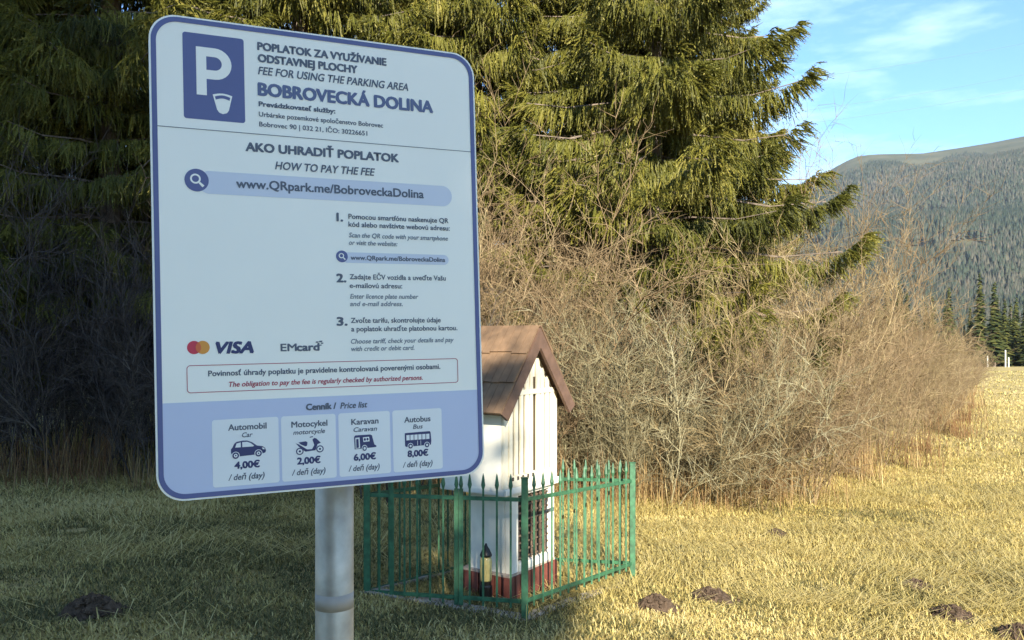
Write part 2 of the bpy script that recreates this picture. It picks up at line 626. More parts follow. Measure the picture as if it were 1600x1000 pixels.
# far tree line at the end of the meadow
def far_conifer(seed, H, R, mat):
    r = np.random.default_rng(seed)
    vs, fs, ts = [], [], []
    z = 0.10 * H
    while z < H * 0.97:
        f = 1 - z / H
        n = max(6, int(13 * f + 6))
        for i in range(n):
            a = r.uniform(0, 6.28)
            L = R * (0.12 + 0.88 * f) * r.uniform(0.6, 1.1)
            c, s = math.cos(a), math.sin(a)
            w = 0.16 * L + 0.12
            dz = -0.30 * L + 0.1
            z1 = z + r.uniform(-0.2, 0.2)
            k = len(vs)
            vs += [(0, 0, z1 + 0.22), (c * L * 0.6 - s * w, s * L * 0.6 + c * w, z1 + dz * 0.7), (c * L, s * L, z1 + dz),
                   (c * L * 0.6 + s * w, s * L * 0.6 - c * w, z1 + dz * 0.7)]
            fs.append((k, k + 1, k + 2, k + 3))
            ts += [r.uniform(0, 1)] * 4
        z += H * 0.028
    return mesh_np("crown", np.array(vs), np.array(fs), mat, np.array(ts))


M_farcon = tinted("far_conifer_needles", [(0.022, 0.034, 0.014), (0.05, 0.06, 0.018), (0.11, 0.11, 0.03)], 0.8, 0.1, 0.1)
FARC = [far_conifer(s, h, r, M_farcon) for s, h, r in ((1, 9, 1.7), (2, 11, 2.0), (3, 7.5, 1.9))]
mbt = MB()
mbt.lathe([(0.16, -0.3), (0.10, 4.0), (0.02, 9.0)], 6)
tr_me = bpy.data.meshes.new("trunk")
tr_me.from_pydata(mbt.v, [], mbt.f)
tr_me.materials.append(M_bark)
rr = random.Random(5)
for i in range(74):
    px = 1370 + i * 5.6 + rr.uniform(-6, 6)
    d = rr.uniform(118, 150) if i % 3 else rr.uniform(112, 124)
    x = (px - 800) / F * d
    o = thing("conifer_tree", (x, d, gz(x, d)), "small dark conifer in the tree line at the far edge of the meadow", "tree",
              "conifers at the far edge of the meadow", rr.uniform(0, 6.28))
    s = rr.uniform(0.7, 1.3)
    o.scale = (s, s, s)
    link("trunk", tr_me, o)
    link("crown", FARC[i % 3], o)

# ------------------------------------------------------------------ bare thicket
M_twig = tinted("bare_twigs", [(0.14, 0.10, 0.05), (0.25, 0.188, 0.096), (0.45, 0.36, 0.21)], 0.85, 0, 0.2)
M_twig2 = tinted("old_twigs", [(0.11, 0.074, 0.042), (0.205, 0.144, 0.080), (0.34, 0.255, 0.15)], 0.85, 0, 0.2)


def tubes(A, B, ra, rb, tint, name, mat):
    A, B = np.array(A), np.array(B)
    ra, rb = np.array(ra), np.array(rb)
    d = norm(B - A)
    ref = np.where(np.abs(d[:, 2:3]) > 0.9, np.array([[1.0, 0, 0]]), np.array([[0, 0, 1.0]]))
    s = norm(np.cross(d, ref))
    t = np.cross(s, d)
    V = []
    for e, rad in ((A, ra), (B, rb)):
        for k in range(3):
            a = k / 3 * 2 * math.pi
            V.append(e + (s * math.cos(a) + t * math.sin(a)) * rad[:, None])
    V = np.stack(V, 1)
    q = np.array([(0, 1, 4, 3), (1, 2, 5, 4), (2, 0, 3, 5)])
    Fq = (np.arange(len(A))[:, None, None] * 6 + q[None]).reshape(-1, 4)
    return mesh_np(name, V.reshape(-1, 3), Fq, mat, np.repeat(np.array(tint), 6))


def bush_mesh(seed, H, nst, spread, upright, mat, fine=1.0, twl=1.0):
    r = random.Random(seed)
    g = r.gauss
    A, B, RA, RB, T = [], [], [], [], []

    def grow(p, d, L, rad, level, tint):
        ns = (6, 4, 2)[level]
        st = L / ns
        for k in range(ns):
            j = (0.12, 0.22, 0.24)[level]
            d = (d + Vector((g(0, j), g(0, j), g(0, j) + (0.02 if level == 0 else -0.02)))).normalized()
            q = p + d * st
            r0 = rad * (1 - 0.75 * k / ns)
            r1 = rad * (1 - 0.75 * (k + 1) / ns)
            A.append(tuple(p)); B.append(tuple(q)); RA.append(r0); RB.append(r1)
            T.append(min(1, max(0, tint + g(0, 0.12))))
            if level < 2 and (level > 0 or k > 0):
                nc = (3, 4)[level]
                for c in range(nc):
                    if r.random() < 0.82 * fine:
                        a = r.uniform(0, 6.28)
                        side = d.orthogonal().normalized()
                        side.rotate(Quaternion(d, a))
                        cd = (d * 0.75 + side * r.uniform(0.4, 0.95) + Vector((0, 0, 0.22))).normalized()
                        pp = p + (q - p) * r.random()
                        if level == 0:
                            grow(pp, cd, L * r.uniform(0.22, 0.42), rad * 0.48, 1, tint)
                        else:
                            grow(pp, cd, r.uniform(0.14, 0.38) * twl, max(rad * 0.6, 0.0036), 2, tint + 0.1)
            p = q

    for i in range(nst):
        a = r.uniform(0, 6.28)
        rho = spread * math.sqrt(r.random())
        p = Vector((math.cos(a) * rho, math.sin(a) * rho, -0.1))
        lean = r.uniform(0.1, 1.0) * (1 - upright)
        d = Vector((math.cos(a) * lean, math.sin(a) * lean, 1)).normalized()
        grow(p, d, H * r.uniform(0.65, 1.1), r.uniform(0.009, 0.016), 0, r.uniform(0.2, 0.75))
    return tubes(A, B, RA, RB, T, "branches", mat)


BUSH = [bush_mesh(1, 3.6, 13, 0.8, 0.5, M_twig), bush_mesh(2, 3.3, 14, 0.9, 0.35, M_twig2), bush_mesh(3, 2.6, 15, 0.9, 0.2, M_twig2, 1.05),
        bush_mesh(4, 3.9, 12, 0.7, 0.6, M_twig2), bush_mesh(5, 2.2, 16, 0.9, 0.0, M_twig, 1.05)]
M_twig4 = tinted("lichen_twigs", [(0.12, 0.10, 0.056), (0.23, 0.20, 0.115), (0.37, 0.34, 0.22)], 0.85, 0, 0.2)
LICH = [bush_mesh(31, 2.7, 16, 0.9, 0.15, M_twig4, 1.05), bush_mesh(32, 2.4, 16, 0.9, 0.1, M_twig4, 1.05)]
M_twig3 = tinted("shade_dark_twigs", [(0.035, 0.028, 0.028), (0.065, 0.052, 0.048), (0.16, 0.13, 0.105)], 0.85, 0, 0.2)  # bare twigs coloured dark to paint in the left thicket's shade
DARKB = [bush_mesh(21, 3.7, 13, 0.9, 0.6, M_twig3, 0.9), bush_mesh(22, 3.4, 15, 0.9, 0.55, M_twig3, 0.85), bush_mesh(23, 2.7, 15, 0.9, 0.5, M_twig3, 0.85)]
TALL = [bush_mesh(11, 5.6, 9, 0.6, 0.62, M_twig2, 0.95, 1.5), bush_mesh(12, 4.6, 7, 0.5, 0.6, M_twig, 0.85, 1.3)]


def shrub(me, x, y, label, group, s, rz, sz=1.0):
    o = link("bare_shrub", me, loc=(x, y, gz(x, y) - 0.03))
    o.rotation_euler = (0, 0, rz)
    o.scale = (s, s, s * sz)
    return tag(o, label, "shrub", group)


rr = random.Random(17)
SUN_L = "leafless tan-brown shrub in the sunlit thicket under the spruces, right of the sign"
LICH_L = "leafless shrub crusted with pale green-grey lichen just right of the shrine roof"
SHD_L = "leafless shrub with shade painted into its stems in the shaded thicket left of the sign"
MID_L = "leafless shrub in the thicket behind the shrine and the sign"
# (pixel, distance) rows along the edge of the thicket
rows = []
for px in range(735, 1290, 52):
    rows.append((px, 10.9 + max(0, (px - 1150) / 100) * 0.8, 0.80))
for px in range(760, 1330, 60):
    rows.append((px, 12.3 + max(0, (px - 1150) / 100) * 0.9, 0.95))
for px in range(780, 1400, 85):
    rows.append((px, 14.6 + max(0, (px - 1150) / 100) * 0.9, 1.05))
for px, d, s in ((1300, 13.2, 0.75), (1345, 14.0, 0.64), (1390, 15.2, 0.52), (1425, 16.6, 0.44), (1330, 16.0, 0.88), (1370, 17.5, 0.8),
                 (1405, 19.0, 0.72), (1440, 19.0, 0.5), (1435, 22.5, 0.66), (1462, 22.5, 0.55), (1478, 25.5, 0.55), (1495, 29, 0.50),
                 (1465, 28, 0.75), (1445, 31, 0.9), (1508, 34, 0.5), (1485, 36, 0.7), (1420, 27, 1.05), (1515, 41, 0.5)):
    rows.append((px, d, s))
for px, d, s in ((745, 11.7, 1.28), (790, 12.0, 1.32), (835, 11.9, 1.25), (880, 12.2, 1.22), (930, 12.4, 1.12), (765, 12.9, 1.35)):
    rows.append((px, d, s))
for px, d, s in rows:
    px += rr.uniform(-14, 14)
    d += rr.uniform(-0.35, 0.35)
    x = (px - 800) / F * d
    me = rr.choice(BUSH[:2] + [BUSH[2], BUSH[3]]) if d > 11.6 else rr.choice([BUSH[2], BUSH[4], BUSH[1], BUSH[0]])
    lich = d < 11.9 and 815 < px < 1075
    if lich:
        me, s = rr.choice(LICH), s * 1.1
    shrub(me, x, d, LICH_L if lich else SUN_L, "sunlit bare shrubs of the thicket", s * rr.uniform(0.9, 1.12), rr.uniform(0, 6.28))
for px, d, s in ((1282, 15.2, 1.0), (1330, 15.8, 0.66), (1250, 14.4, 0.92)):
    x = (px - 800) / F * d
    shrub(TALL[0] if px != 1330 else TALL[1], x, d,
          {1282: "tall bare shrub with thin branches against the sky right of the big spruce",
           1330: "tall bare shrub in front of the mountain's left shoulder",
           1250: "tall bare shrub below the lowest right branch of the big spruce"}[px], None, s, px * 0.1)
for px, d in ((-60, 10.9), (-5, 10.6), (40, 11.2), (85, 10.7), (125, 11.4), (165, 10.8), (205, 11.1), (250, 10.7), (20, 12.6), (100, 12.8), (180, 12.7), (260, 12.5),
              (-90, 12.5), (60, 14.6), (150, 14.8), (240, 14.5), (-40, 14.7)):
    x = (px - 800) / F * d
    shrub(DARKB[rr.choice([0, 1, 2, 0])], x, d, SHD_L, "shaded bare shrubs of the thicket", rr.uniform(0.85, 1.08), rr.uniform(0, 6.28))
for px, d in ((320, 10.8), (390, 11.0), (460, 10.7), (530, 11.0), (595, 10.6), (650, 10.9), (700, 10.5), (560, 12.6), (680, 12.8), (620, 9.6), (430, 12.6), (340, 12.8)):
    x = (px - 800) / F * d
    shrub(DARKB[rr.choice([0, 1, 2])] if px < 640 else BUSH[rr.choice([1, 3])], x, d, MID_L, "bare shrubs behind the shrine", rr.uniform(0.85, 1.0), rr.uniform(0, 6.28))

# ------------------------------------------------------------------ molehills
M_mole = plain("dug_earth", (0.075, 0.052, 0.036), 1.0, var=0.5, scale=30, bump=1.0, spec=0.1)


MOLES = []


def molehill(px, py, wpx, hpx, seed, label):
    d = 5.0
    for _ in range(30):
        x = (px - 800) / F * d
        d = d * 0.6 + 0.4 * ((EYE - gz(x, d)) / (py - 530) * F)
    x = (px - 800) / F * d
    R = wpx / F * d / 2
    Hh = hpx / F * d
    r = np.random.default_rng(seed)
    nr, na = 12, 40
    V, Fq = [], []
    for i in range(nr + 1):
        q = i / nr * 1.12
        for a in range(na):
            th = a / na * 2 * math.pi
            rr_ = R * q * (1 + 0.16 * math.sin(2 * th + seed) + 0.08 * math.sin(5 * th + seed * 2))
            h_ = Hh * max(0, 1 - q * q) ** 0.8
            h_ += r.normal(0, 0.07) * Hh * (1 if q < 1 else 0) + (-0.03 if i == nr else 0)
            V.append((rr_ * math.cos(th) + r.normal(0, 0.03) * R, rr_ * 0.9 * math.sin(th) + r.normal(0, 0.03) * R, h_))
    for i in range(nr):
        for a in range(na):
            Fq.append((i * na + a, i * na + (a + 1) % na, (i + 1) * na + (a + 1) % na, (i + 1) * na + a))
    # loose clods
    for _ in range(110):
        a, q = r.uniform(0, 6.28), abs(r.normal(0.85, 0.38))
        c = np.array((R * q * math.cos(a), R * q * math.sin(a), max(0, Hh * (1 - q * q)) + 0.004))
        s = r.uniform(0.008, 0.022)
        k = len(V)
        for dv in ((1, 0, 0), (-1, 0, 0), (0, 1, 0), (0, -1, 0), (0, 0, 1), (0, 0, -1)):
            V.append(tuple(c + np.array(dv) * s * r.uniform(0.6, 1.3)))
        for (i, j, l) in ((0, 2, 4), (2, 1, 4), (1, 3, 4), (3, 0, 4), (2, 0, 5), (1, 2, 5), (3, 1, 5), (0, 3, 5)):
            Fq.append((k + i, k + j, k + l))
    MOLES.append((x, d, R))
    me = bpy.data.meshes.new("molehill")
    me.from_pydata(V, [], Fq)
    me.materials.append(M_mole)
    o = link("molehill", me, loc=(x, d, gz(x, d)))
    return tag(o, label, "molehill", "molehills in the grass")


molehill(143, 962, 84, 30, 1, "black molehill in the shaded grass left of the sign post")
molehill(1025, 951, 56, 20, 2, "molehill nearest the right end of the green fence")
molehill(1110, 936, 64, 15, 3, "flat molehill second from the green fence on the sunny side")
molehill(1432, 920, 48, 12, 4, "smallest molehill, farthest up the sunny slope on the right")
molehill(1487, 966, 70, 18, 5, "wide molehill below the smallest one on the right")
molehill(1592, 998, 70, 20, 6, "dark molehill cut by the right edge at the bottom corner")
molehill(1212, 838, 36, 10, 7, "low earth mound in the straw midway to the thicket")

# ------------------------------------------------------------------ grass
M_grass = tinted("grass_blades", [(0.080, 0.084, 0.030), (0.165, 0.145, 0.055), (0.42, 0.335, 0.105), (0.56, 0.45, 0.16), (0.68, 0.555, 0.25)], 0.7, 0.25, 0.25)
SHR = np.array([[-0.05, 6.0]])
KC, KL, KR = np.array((0.08, 5.25)), np.array((-0.98, 5.63)), np.array((0.94, 6.5))


def blades(x, y, L, W, lean, yaw, tint, segs=2, lift=0.0):
    for mx_, my_, mr_ in MOLES:
        out_ = (x - mx_) ** 2 + (y - my_) ** 2 > (mr_ * 0.92) ** 2
        x, y, L, W, lean, yaw, tint = (a_[out_] for a_ in (x, y, L, W, lean, yaw, tint))
    n = len(x)
    z = ground(x, y) + lift
    dx, dy = np.cos(yaw), np.sin(yaw)
    side = np.stack([-dy, dx, 0 * dx], -1)
    base = np.stack([x, y, z], -1)
    fw = np.stack([dx, dy, 0 * dx], -1)
    mid = base + fw * (np.sin(lean * 0.6) * L * 0.55)[:, None]
    mid[:, 2] += np.cos(lean * 0.6) * L * 0.55
    tip = mid + fw * (np.sin(lean * 1.25) * L * 0.45)[:, None]
    tip[:, 2] += np.cos(lean * 1.25) * L * 0.45
    s = side * (W / 2)[:, None]
    V = np.stack([base - s, base + s, mid + s * 0.8, mid - s * 0.8, tip], 1)
    b = np.arange(n)[:, None] * 5
    Fq = np.concatenate([b + np.array([[0, 1, 2]]), b + np.array([[0, 2, 3]]), b + np.array([[3, 2, 4]])], 0)
    return V.reshape(-1, 3), Fq, np.repeat(tint, 5)


def inside_thicket(x, y):
    e = np.interp(x, [-30, -8, 0, 3.0, 4.6, 8.2, 12, 17, 24], [10.2, 10.0, 10.2, 10.4, 12.0, 16.0, 22.5, 32, 46])
    return y > e


def scatter(n, y0, y1, rng, power=1.0):
    yy = y0 + (y1 - y0) * rng.uniform(0, 1, n) ** power
    xx = (rng.uniform(-0.75, 0.80, n)) * (yy + 1.2)
    return xx, yy


rng = np.random.default_rng(23)
parts = []
for n, y0, y1, l0, l1, w in ((30000, 0.5, 4.0, 0.04, 0.08, 0.006), (260000, 3.6, 8.0, 0.025, 0.065, 0.0065), (260000, 8.0, 15.0, 0.03, 0.075, 0.0085),
                             (90000, 15, 32, 0.05, 0.11, 0.018), (50000, 32, 75, 0.06, 0.13, 0.045)):
    x, y = scatter(n, y0, y1, rng)
    k = (fbm(x * 3.1, y * 3.1, 2, 77) > 0.12) & ((x > -9) | (y < 12))
    x, y = x[k], y[k]
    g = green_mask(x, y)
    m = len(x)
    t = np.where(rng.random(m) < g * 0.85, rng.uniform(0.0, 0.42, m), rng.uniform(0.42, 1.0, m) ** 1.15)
    t = np.clip(t + (fbm(x * 0.45, y * 0.6, 3, 101) - 0.5) * 0.7 * 1.5 * (t > 0.4) + (fbm(x * 2.0, y * 2.6, 2, 102) - 0.5) * 0.35, 0, 1)
    parts.append(blades(x, y, rng.uniform(l0, l1, m) * (0.55 + 0.9 * fbm(x * 1.6, y * 1.6, 2, 103)), w * rng.uniform(0.7, 1.3, m), rng.uniform(0.6, 1.65, m), rng.uniform(0, 6.28, m), t))
# long flattened straw
for n, y0, y1 in ((60000, 6.0, 11.5), (9000, 3.5, 7.0), (40000, 10, 24)):
    x, y = scatter(n, y0, y1, rng)
    pm = fbm(x * 0.8, y * 1.2, 3, 55)
    k = (pm > (0.42 if y0 > 5 else 0.54)) & (rng.random(n) > 0.72 * fade((0.5 - x) / 1.5))  # fewer pale straws on the left, so its colour darkens like shade
    x, y = x[k], y[k]
    m = len(x)
    yaw = np.where(rng.random(m) < 0.5, math.pi, 0) + rng.normal(0.1, 0.55, m) + (fbm(x * 0.9 + 40, y * 0.9, 2, 63) - 0.5) * 7.0
    parts.append(blades(x, y, rng.uniform(0.15, 0.42, m), rng.uniform(0.004, 0.008, m) * (1 + np.clip((y - 10) / 14, 0, 1)), rng.uniform(1.8, 2.2, m), yaw, rng.uniform(0.55, 1.0, m), lift=0.012))
off = 0
VV, FF, TT = [], [], []
for v, f, t in parts:
    VV.append(v); FF.append(f + off); TT.append(t)
    off += len(v)
tag(link("meadow_grass", mesh_np("meadow_grass", np.concatenate(VV), np.concatenate(FF), M_grass, np.concatenate(TT))),
    "short yellow-green winter grass and flattened straw over the meadow", "grass", kind="stuff")

# tall dry grass and dead stems at the foot of the thicket
M_dry = tinted("dry_tall_grass", [(0.15, 0.075, 0.035), (0.27, 0.17, 0.075), (0.38, 0.28, 0.13), (0.54, 0.43, 0.22)], 0.75, 0.2, 0.2)
parts = []
x = rng.uniform(-9, 20, 15000)
e = np.interp(x, [-30, -8, 0, 3.0, 4.6, 8.2, 12, 17, 24], [10.2, 10.0, 10.2, 10.4, 12.0, 16.0, 22.5, 32, 46])
y = e + rng.normal(0.0, 0.38, len(x)) * (0.6 + e / 18)
k = fbm(x * 1.3, y * 1.3, 2, 91) > 0.47
x, y = x[k], y[k]
m = len(x)
big = np.clip(y / 11, 1, 3)
parts.append(blades(x, y, rng.uniform(0.2, 0.8, m) * (0.55 + 0.8 * fbm(x * 1.7, y * 0 + 3, 2, 13)), rng.uniform(0.004, 0.008, m) * big ** 0.7, np.abs(rng.normal(0.4, 0.4, m)),
                    rng.uniform(0, 6.28, m), np.clip(rng.normal(0.42, 0.25, m) - 0.35 * (fbm(x * 0.9, y * 0.9, 2, 14) > 0.56), 0, 1)))
off = 0
VV, FF, TT = [], [], []
for v, f, t in parts:
    VV.append(v); FF.append(f + off); TT.append(t)
    off += len(v)
tag(link("dry_tall_grass", mesh_np("dry_tall_grass", np.concatenate(VV), np.concatenate(FF), M_dry, np.concatenate(TT))),
    "tall dry straw-coloured and rusty grass along the foot of the thicket", "dry grass", kind="stuff")

# ------------------------------------------------------------------ shrine
M_white = plain("white_plaster", (0.76, 0.72, 0.62), 0.85, var=0.12, scale=5, bump=0.25)
M_wood = plain("white_painted_wood", (0.70, 0.64, 0.50), 0.6, var=0.07, scale=14, bump=0.15)
M_red = plain("red_brown_tiles", (0.165, 0.05, 0.037), 0.55, var=0.3, scale=11, bump=0.2)
M_redgap = plain("plinth_mortar", (0.12, 0.055, 0.045), 0.9, var=0.2)
M_roof = plain("brown_roof_felt", (0.145, 0.088, 0.048), 0.8, var=0.4, scale=9, bump=0.35)
M_barge = plain("brown_barge_board", (0.115, 0.066, 0.045), 0.7, var=0.2, scale=16, bump=0.2)
M_dark = plain("dark_niche", (0.05, 0.038, 0.03), 0.9, var=0.3)
M_grille = plain("rusty_grille", (0.12, 0.08, 0.055), 0.7, var=0.4)

ux, uy = 0.565, 0.825
ang_u = math.atan2(uy, ux)
AX, AY = -0.004, 5.65
GA = gz(AX, AY)
shrine = thing("wayside_shrine", (AX, AY, EYE - 1.80), "small white wayside shrine with steep brown gable roof inside the green fence", "shrine", rz=ang_u)
# local axes: x along the front face (away to the right), y to the back left, z up; origin at the near corner
z0 = EYE - 1.80


def lz(rel):                    # height relative to the eye -> local
    return rel + 1.80


mb = MB()
mb.box(-0.035, 0.560, -0.005, 0.40, -0.12, lz(-1.612))
plinth = mb.build("plinth", M_redgap, shrine)
mb = MB()
rj = random.Random(3)
s = -0.045
while s < 0.56:                 # soldier course of tiles round the plinth
    w = 0.062
    e = min(s + w, 0.572)
    mb.box(s + 0.002, e - 0.004, -0.018 - rj.uniform(0, 0.003), -0.003, -0.12, lz(-1.615))
    s += w + 0.003
t = -0.018
while t < 0.41:
    e = min(t + 0.062, 0.415)
    mb.box(-0.049 - rj.uniform(0, 0.003), -0.033, t + 0.002, e - 0.004, -0.12, lz(-1.615))
    t += 0.065
mb.box(0.558, 0.572, 0.0, 0.41, -0.12, lz(-1.615))
mb.build("tiles", M_red, plinth, bevel=0.002)
mb = MB()
mb.box(-0.038, 0.562, -0.008, 0.403, lz(-1.614), lz(-1.600))
mb.build("mortar_ledge", plain("ledge_mortar", (0.42, 0.33, 0.26), 0.9, var=0.2), plinth)

# pillar: recessed core, with a frame round the front niche
zb, zt = lz(-1.601), lz(-1.05)
mb = MB()
mb.box(0.0, 0.557, 0.055, 0.355, zb, zt)
pillar = mb.build("pillar", M_white, shrine)
mb = MB()
mb.box(0.0, 0.085, 0.0, 0.054, zb, zt)
mb.box(0.50, 0.557, 0.0, 0.054, zb, zt)
mb.box(0.0855, 0.4995, -0.010, 0.054, zb, zb + 0.055)
mb.box(0.0855, 0.4995, 0.0, 0.054, zt - 0.03, zt)
mb.build("niche_frame", M_white, pillar, bevel=0.004)
mb = MB()
mb.box(0.086, 0.499, 0.046, 0.0535, zb + 0.056, zt - 0.031)
mb.build("niche_back", M_dark, pillar)
mb = MB()
for k in range(7):
    xx = 0.086 + 0.413 * (k + 0.5) / 7
    mb.box(xx - 0.006, xx + 0.006, 0.026, 0.036, zb + 0.056, zt - 0.031)
for k in range(9):
    zz = zb + 0.056 + (zt - zb - 0.087) * (k + 0.5) / 9
    mb.box(0.0865, 0.4985, 0.018, 0.0255, zz - 0.006, zz + 0.006)
mb.build("grille", M_grille, pillar)

# shelf slab and upper box
mb = MB()
mb.box(-0.130, 0.575, -0.040, 0.52, zt, lz(-1.005))
mb.build("shelf_slab", M_white, shrine, bevel=0.006)
RC, HW, ZE, ZA = 0.21, 0.473, lz(-0.485), lz(0.08)
slope = (ZA - ZE) / HW
uz = lz(-1.004)
wl, wr = -0.12, 0.56


def roofz(xs):
    return ZA - abs(xs - RC) * slope


mb = MB()
eL, eR, eA = roofz(wl) - 0.035, roofz(wr) - 0.035, ZA - 0.05
outline = [(wl, uz), (wr, uz), (wr, eR), (RC, eA), (wl, eL)]
mb.prism(outline, 0.0, 0.50)
box = mb.build("upper_box", M_white, shrine)
# slatted front: posts, beams, vertical slats with ragged tops in the gable
mb = MB()
mb.box(wl, wl + 0.05, -0.022, -0.001, uz, eL + 0.0)
mb.box(wr - 0.05, wr, -0.022, -0.001, uz, eR + 0.0)
mb.box(wl + 0.0505, wr - 0.0505, -0.026, -0.001, uz, uz + 0.075)
bz_ = lz(-0.365)
mb.box(wl + 0.0505, wr - 0.0505, -0.034, -0.0255, bz_ - 0.018, bz_ + 0.018)
mb.build("front_frame", M_wood, box, bevel=0.003)
ns = 9
for i in range(ns):
    xs = wl + 0.075 + (wr - wl - 0.15) * i / (ns - 1)
    if i == ns // 2:
        xs -= 0.012
    if i == ns // 2 + 1:
        xs += 0.008
    w = 0.0185 + rj.uniform(-0.002, 0.002)
    top = roofz(xs) - 0.07 - rj.uniform(0.0, 0.06) - (0.03 if abs(xs - RC) < 0.07 else 0)
    mb = MB()
    mb.prism([(xs - w, uz + 0.076), (xs + w, uz + 0.076), (xs + w, top - 0.03), (xs + w * 0.2, top), (xs - w * 0.6, top - 0.012), (xs - w, top - 0.035)], -0.030, -0.014)
    mb.build("slat", M_wood, box, bevel=0.002)
mb = MB()
for k in range(5):
    xs = wl + 0.10 + k * 0.062
    mb.box(xs - 0.011, xs + 0.011, -0.0285, -0.0262, uz + 0.045, uz + 0.070)
mb.build("vent_hole_shade", M_dark, box)  # raised dark boxes paint in the shade inside the holes
mb = MB()
for k in range(10):
    xs = wl + 0.10 + (wr - wl - 0.20) * (k + 0.5) / 10
    mb.box(xs - 0.0235, xs + 0.0235, -0.004, -0.0005, uz + 0.08, min(bz_ + 0.10, roofz(xs) - 0.12))
mb.build("slat_gap_shade", plain("gap_shade_brown", (0.10, 0.075, 0.045), 0.9), box)  # dark brown strips paint in the recess shade between slats

# roof: three overlapping courses per side, barge boards, ridge cap
roof = MB()
rb = MB()
T0, T1 = -0.10, 0.64
for sgn in (-1, 1):
    nrm = Vector((sgn * slope, 0, 1)).normalized()
    dn = Vector((sgn, 0, -slope)).normalized()
    Ls = HW * math.hypot(1, slope)
    apex = Vector((RC, 0, ZA))
    for c in range(3):
        a, b = c / 3 * Ls + (0.0 if c == 0 else -0.02), (c + 1) / 3 * Ls
        lift = 0.004 + 0.009 * (2 - c)
        n_t = 12
        for j in range(n_t):
            ya, yb = T0 + (T1 - T0) * j / n_t + 0.0015, T0 + (T1 - T0) * (j + 1) / n_t - 0.0015
            b2 = b + (rj.uniform(-0.012, 0.006) if c < 2 else 0)
            l0, l1 = lift - 0.012, lift + 0.004
            pts = []
            for yy in (ya, yb):
                pts += [apex + dn * a + nrm * (l0 + 0.004) + Vector((0, yy, 0)), apex + dn * b2 + nrm * l0 + Vector((0, yy, 0)),
                        apex + dn * b2 + nrm * (l1 + 0.002) + Vector((0, yy, 0)), apex + dn * a + nrm * l1 + Vector((0, yy, 0))]
            roof.poly(pts, [(0, 1, 2, 3), (7, 6, 5, 4), (0, 4, 5, 1), (1, 5, 6, 2), (2, 6, 7, 3), (3, 7, 4, 0)])
    for yy in (T0 - 0.004, T1 - 0.02):      # barge boards at both gable ends
        o1 = apex - nrm * 0.006
        pts = []
        for y2 in (yy, yy + 0.022):
            pts += [Vector((RC, y2, ZA - 0.004)), o1 + dn * (Ls * 1.0) + Vector((0, y2, 0)),
                    o1 + dn * (Ls * 0.985) - nrm * 0.085 + Vector((0, y2, 0)), Vector((RC, y2, ZA - 0.004 - 0.085 * math.hypot(1, slope)))]
        rb.poly(pts, [(0, 1, 2, 3), (7, 6, 5, 4), (0, 4, 5, 1), (1, 5, 6, 2), (2, 6, 7, 3), (3, 7, 4, 0)])
    # soffit boarding under the roof covering
    pts = []
    for y2 in (T0 + 0.02, T1 - 0.022):
        pts += [apex - nrm * 0.012 + Vector((0, y2, -0.002)), apex + dn * Ls * 0.99 - nrm * 0.012 + Vector((0, y2, 0)),
                apex + dn * Ls * 0.99 - nrm * 0.03 + Vector((0, y2, 0)), apex - nrm * 0.03 + Vector((0, y2, -0.002))]
    rb.poly(pts, [(0, 1, 2, 3), (7, 6, 5, 4), (0, 4, 5, 1), (1, 5, 6, 2), (2, 6, 7, 3), (3, 7, 4, 0)])
ro = roof.build("roof", M_roof, shrine)
rb.build("barge_boards", M_barge, ro)

# ------------------------------------------------------------------ grave lantern
M_glass = plain("amber_candle_glass", (0.62, 0.50, 0.20), 0.18, var=0.12, scale=30)
M_cap = plain("dark_lantern_metal", (0.035, 0.032, 0.03), 0.35, metal=0.6, var=0.2)
lx, ly = AX + (-0.095) * ux - 0.155 * uy, AY + (-0.095) * uy + 0.155 * ux
Rz = Matrix.Rotation(ang_u, 3, 'Z')
lp = Vector((AX, AY, 0)) + Rz @ Vector((-0.115, 0.13, 0))
mb = MB()
kz = EYE - 1.64
# concrete footing the lantern stands on
lant = thing("grave_lantern", (lp.x, lp.y, gz(lp.x, lp.y)), "amber glass grave lantern with dark pointed cap standing against the shrine's plinth", "lantern")
dz = 0.0
mb.lathe([(0.040, 0.0), (0.044, 0.01), (0.044, 0.10), (0.036, 0.11), (0.036, 0.135)], 18, (0, 0, 0))
mb.build("base", M_cap, lant, smooth=False)
mb = MB()
mb.lathe([(0.036, 0.136), (0.041, 0.145), (0.041, 0.265), (0.038, 0.285), (0.031, 0.30)], 18)
mb.build("glass", M_glass, lant, smooth=True)
mb = MB()
mb.lathe([(0.040, 0.301), (0.041, 0.312), (0.034, 0.328), (0.024, 0.35), (0.012, 0.368), (0.009, 0.378), (0.004, 0.388)], 18)
mb.build("cap", M_cap, lant, smooth=True)
lant.scale = (1, 1, 1)

# ------------------------------------------------------------------ green iron fence
M_green = plain("green_fence_paint", (0.032, 0.112, 0.055), 0.5, var=0.4, scale=25, bump=0.15)
M_conc = plain("old_concrete", (0.36, 0.31, 0.25), 0.95, var=0.3, scale=18, bump=0.6)
KB = KL + KR - KC
cor = [(KC, -1.0137, -1.656), (KR, -1.105, -1.75), (KB, -1.145, -1.80), (KL, -1.052, -1.705)]
FO = Vector((KC[0], KC[1], gz(*KC)))
fence = thing("iron_fence", FO, "low green iron fence with spear-tipped pickets enclosing the white shrine", "fence")


def wpt(p, rel):
    return Vector((p[0], p[1], EYE + rel)) - FO


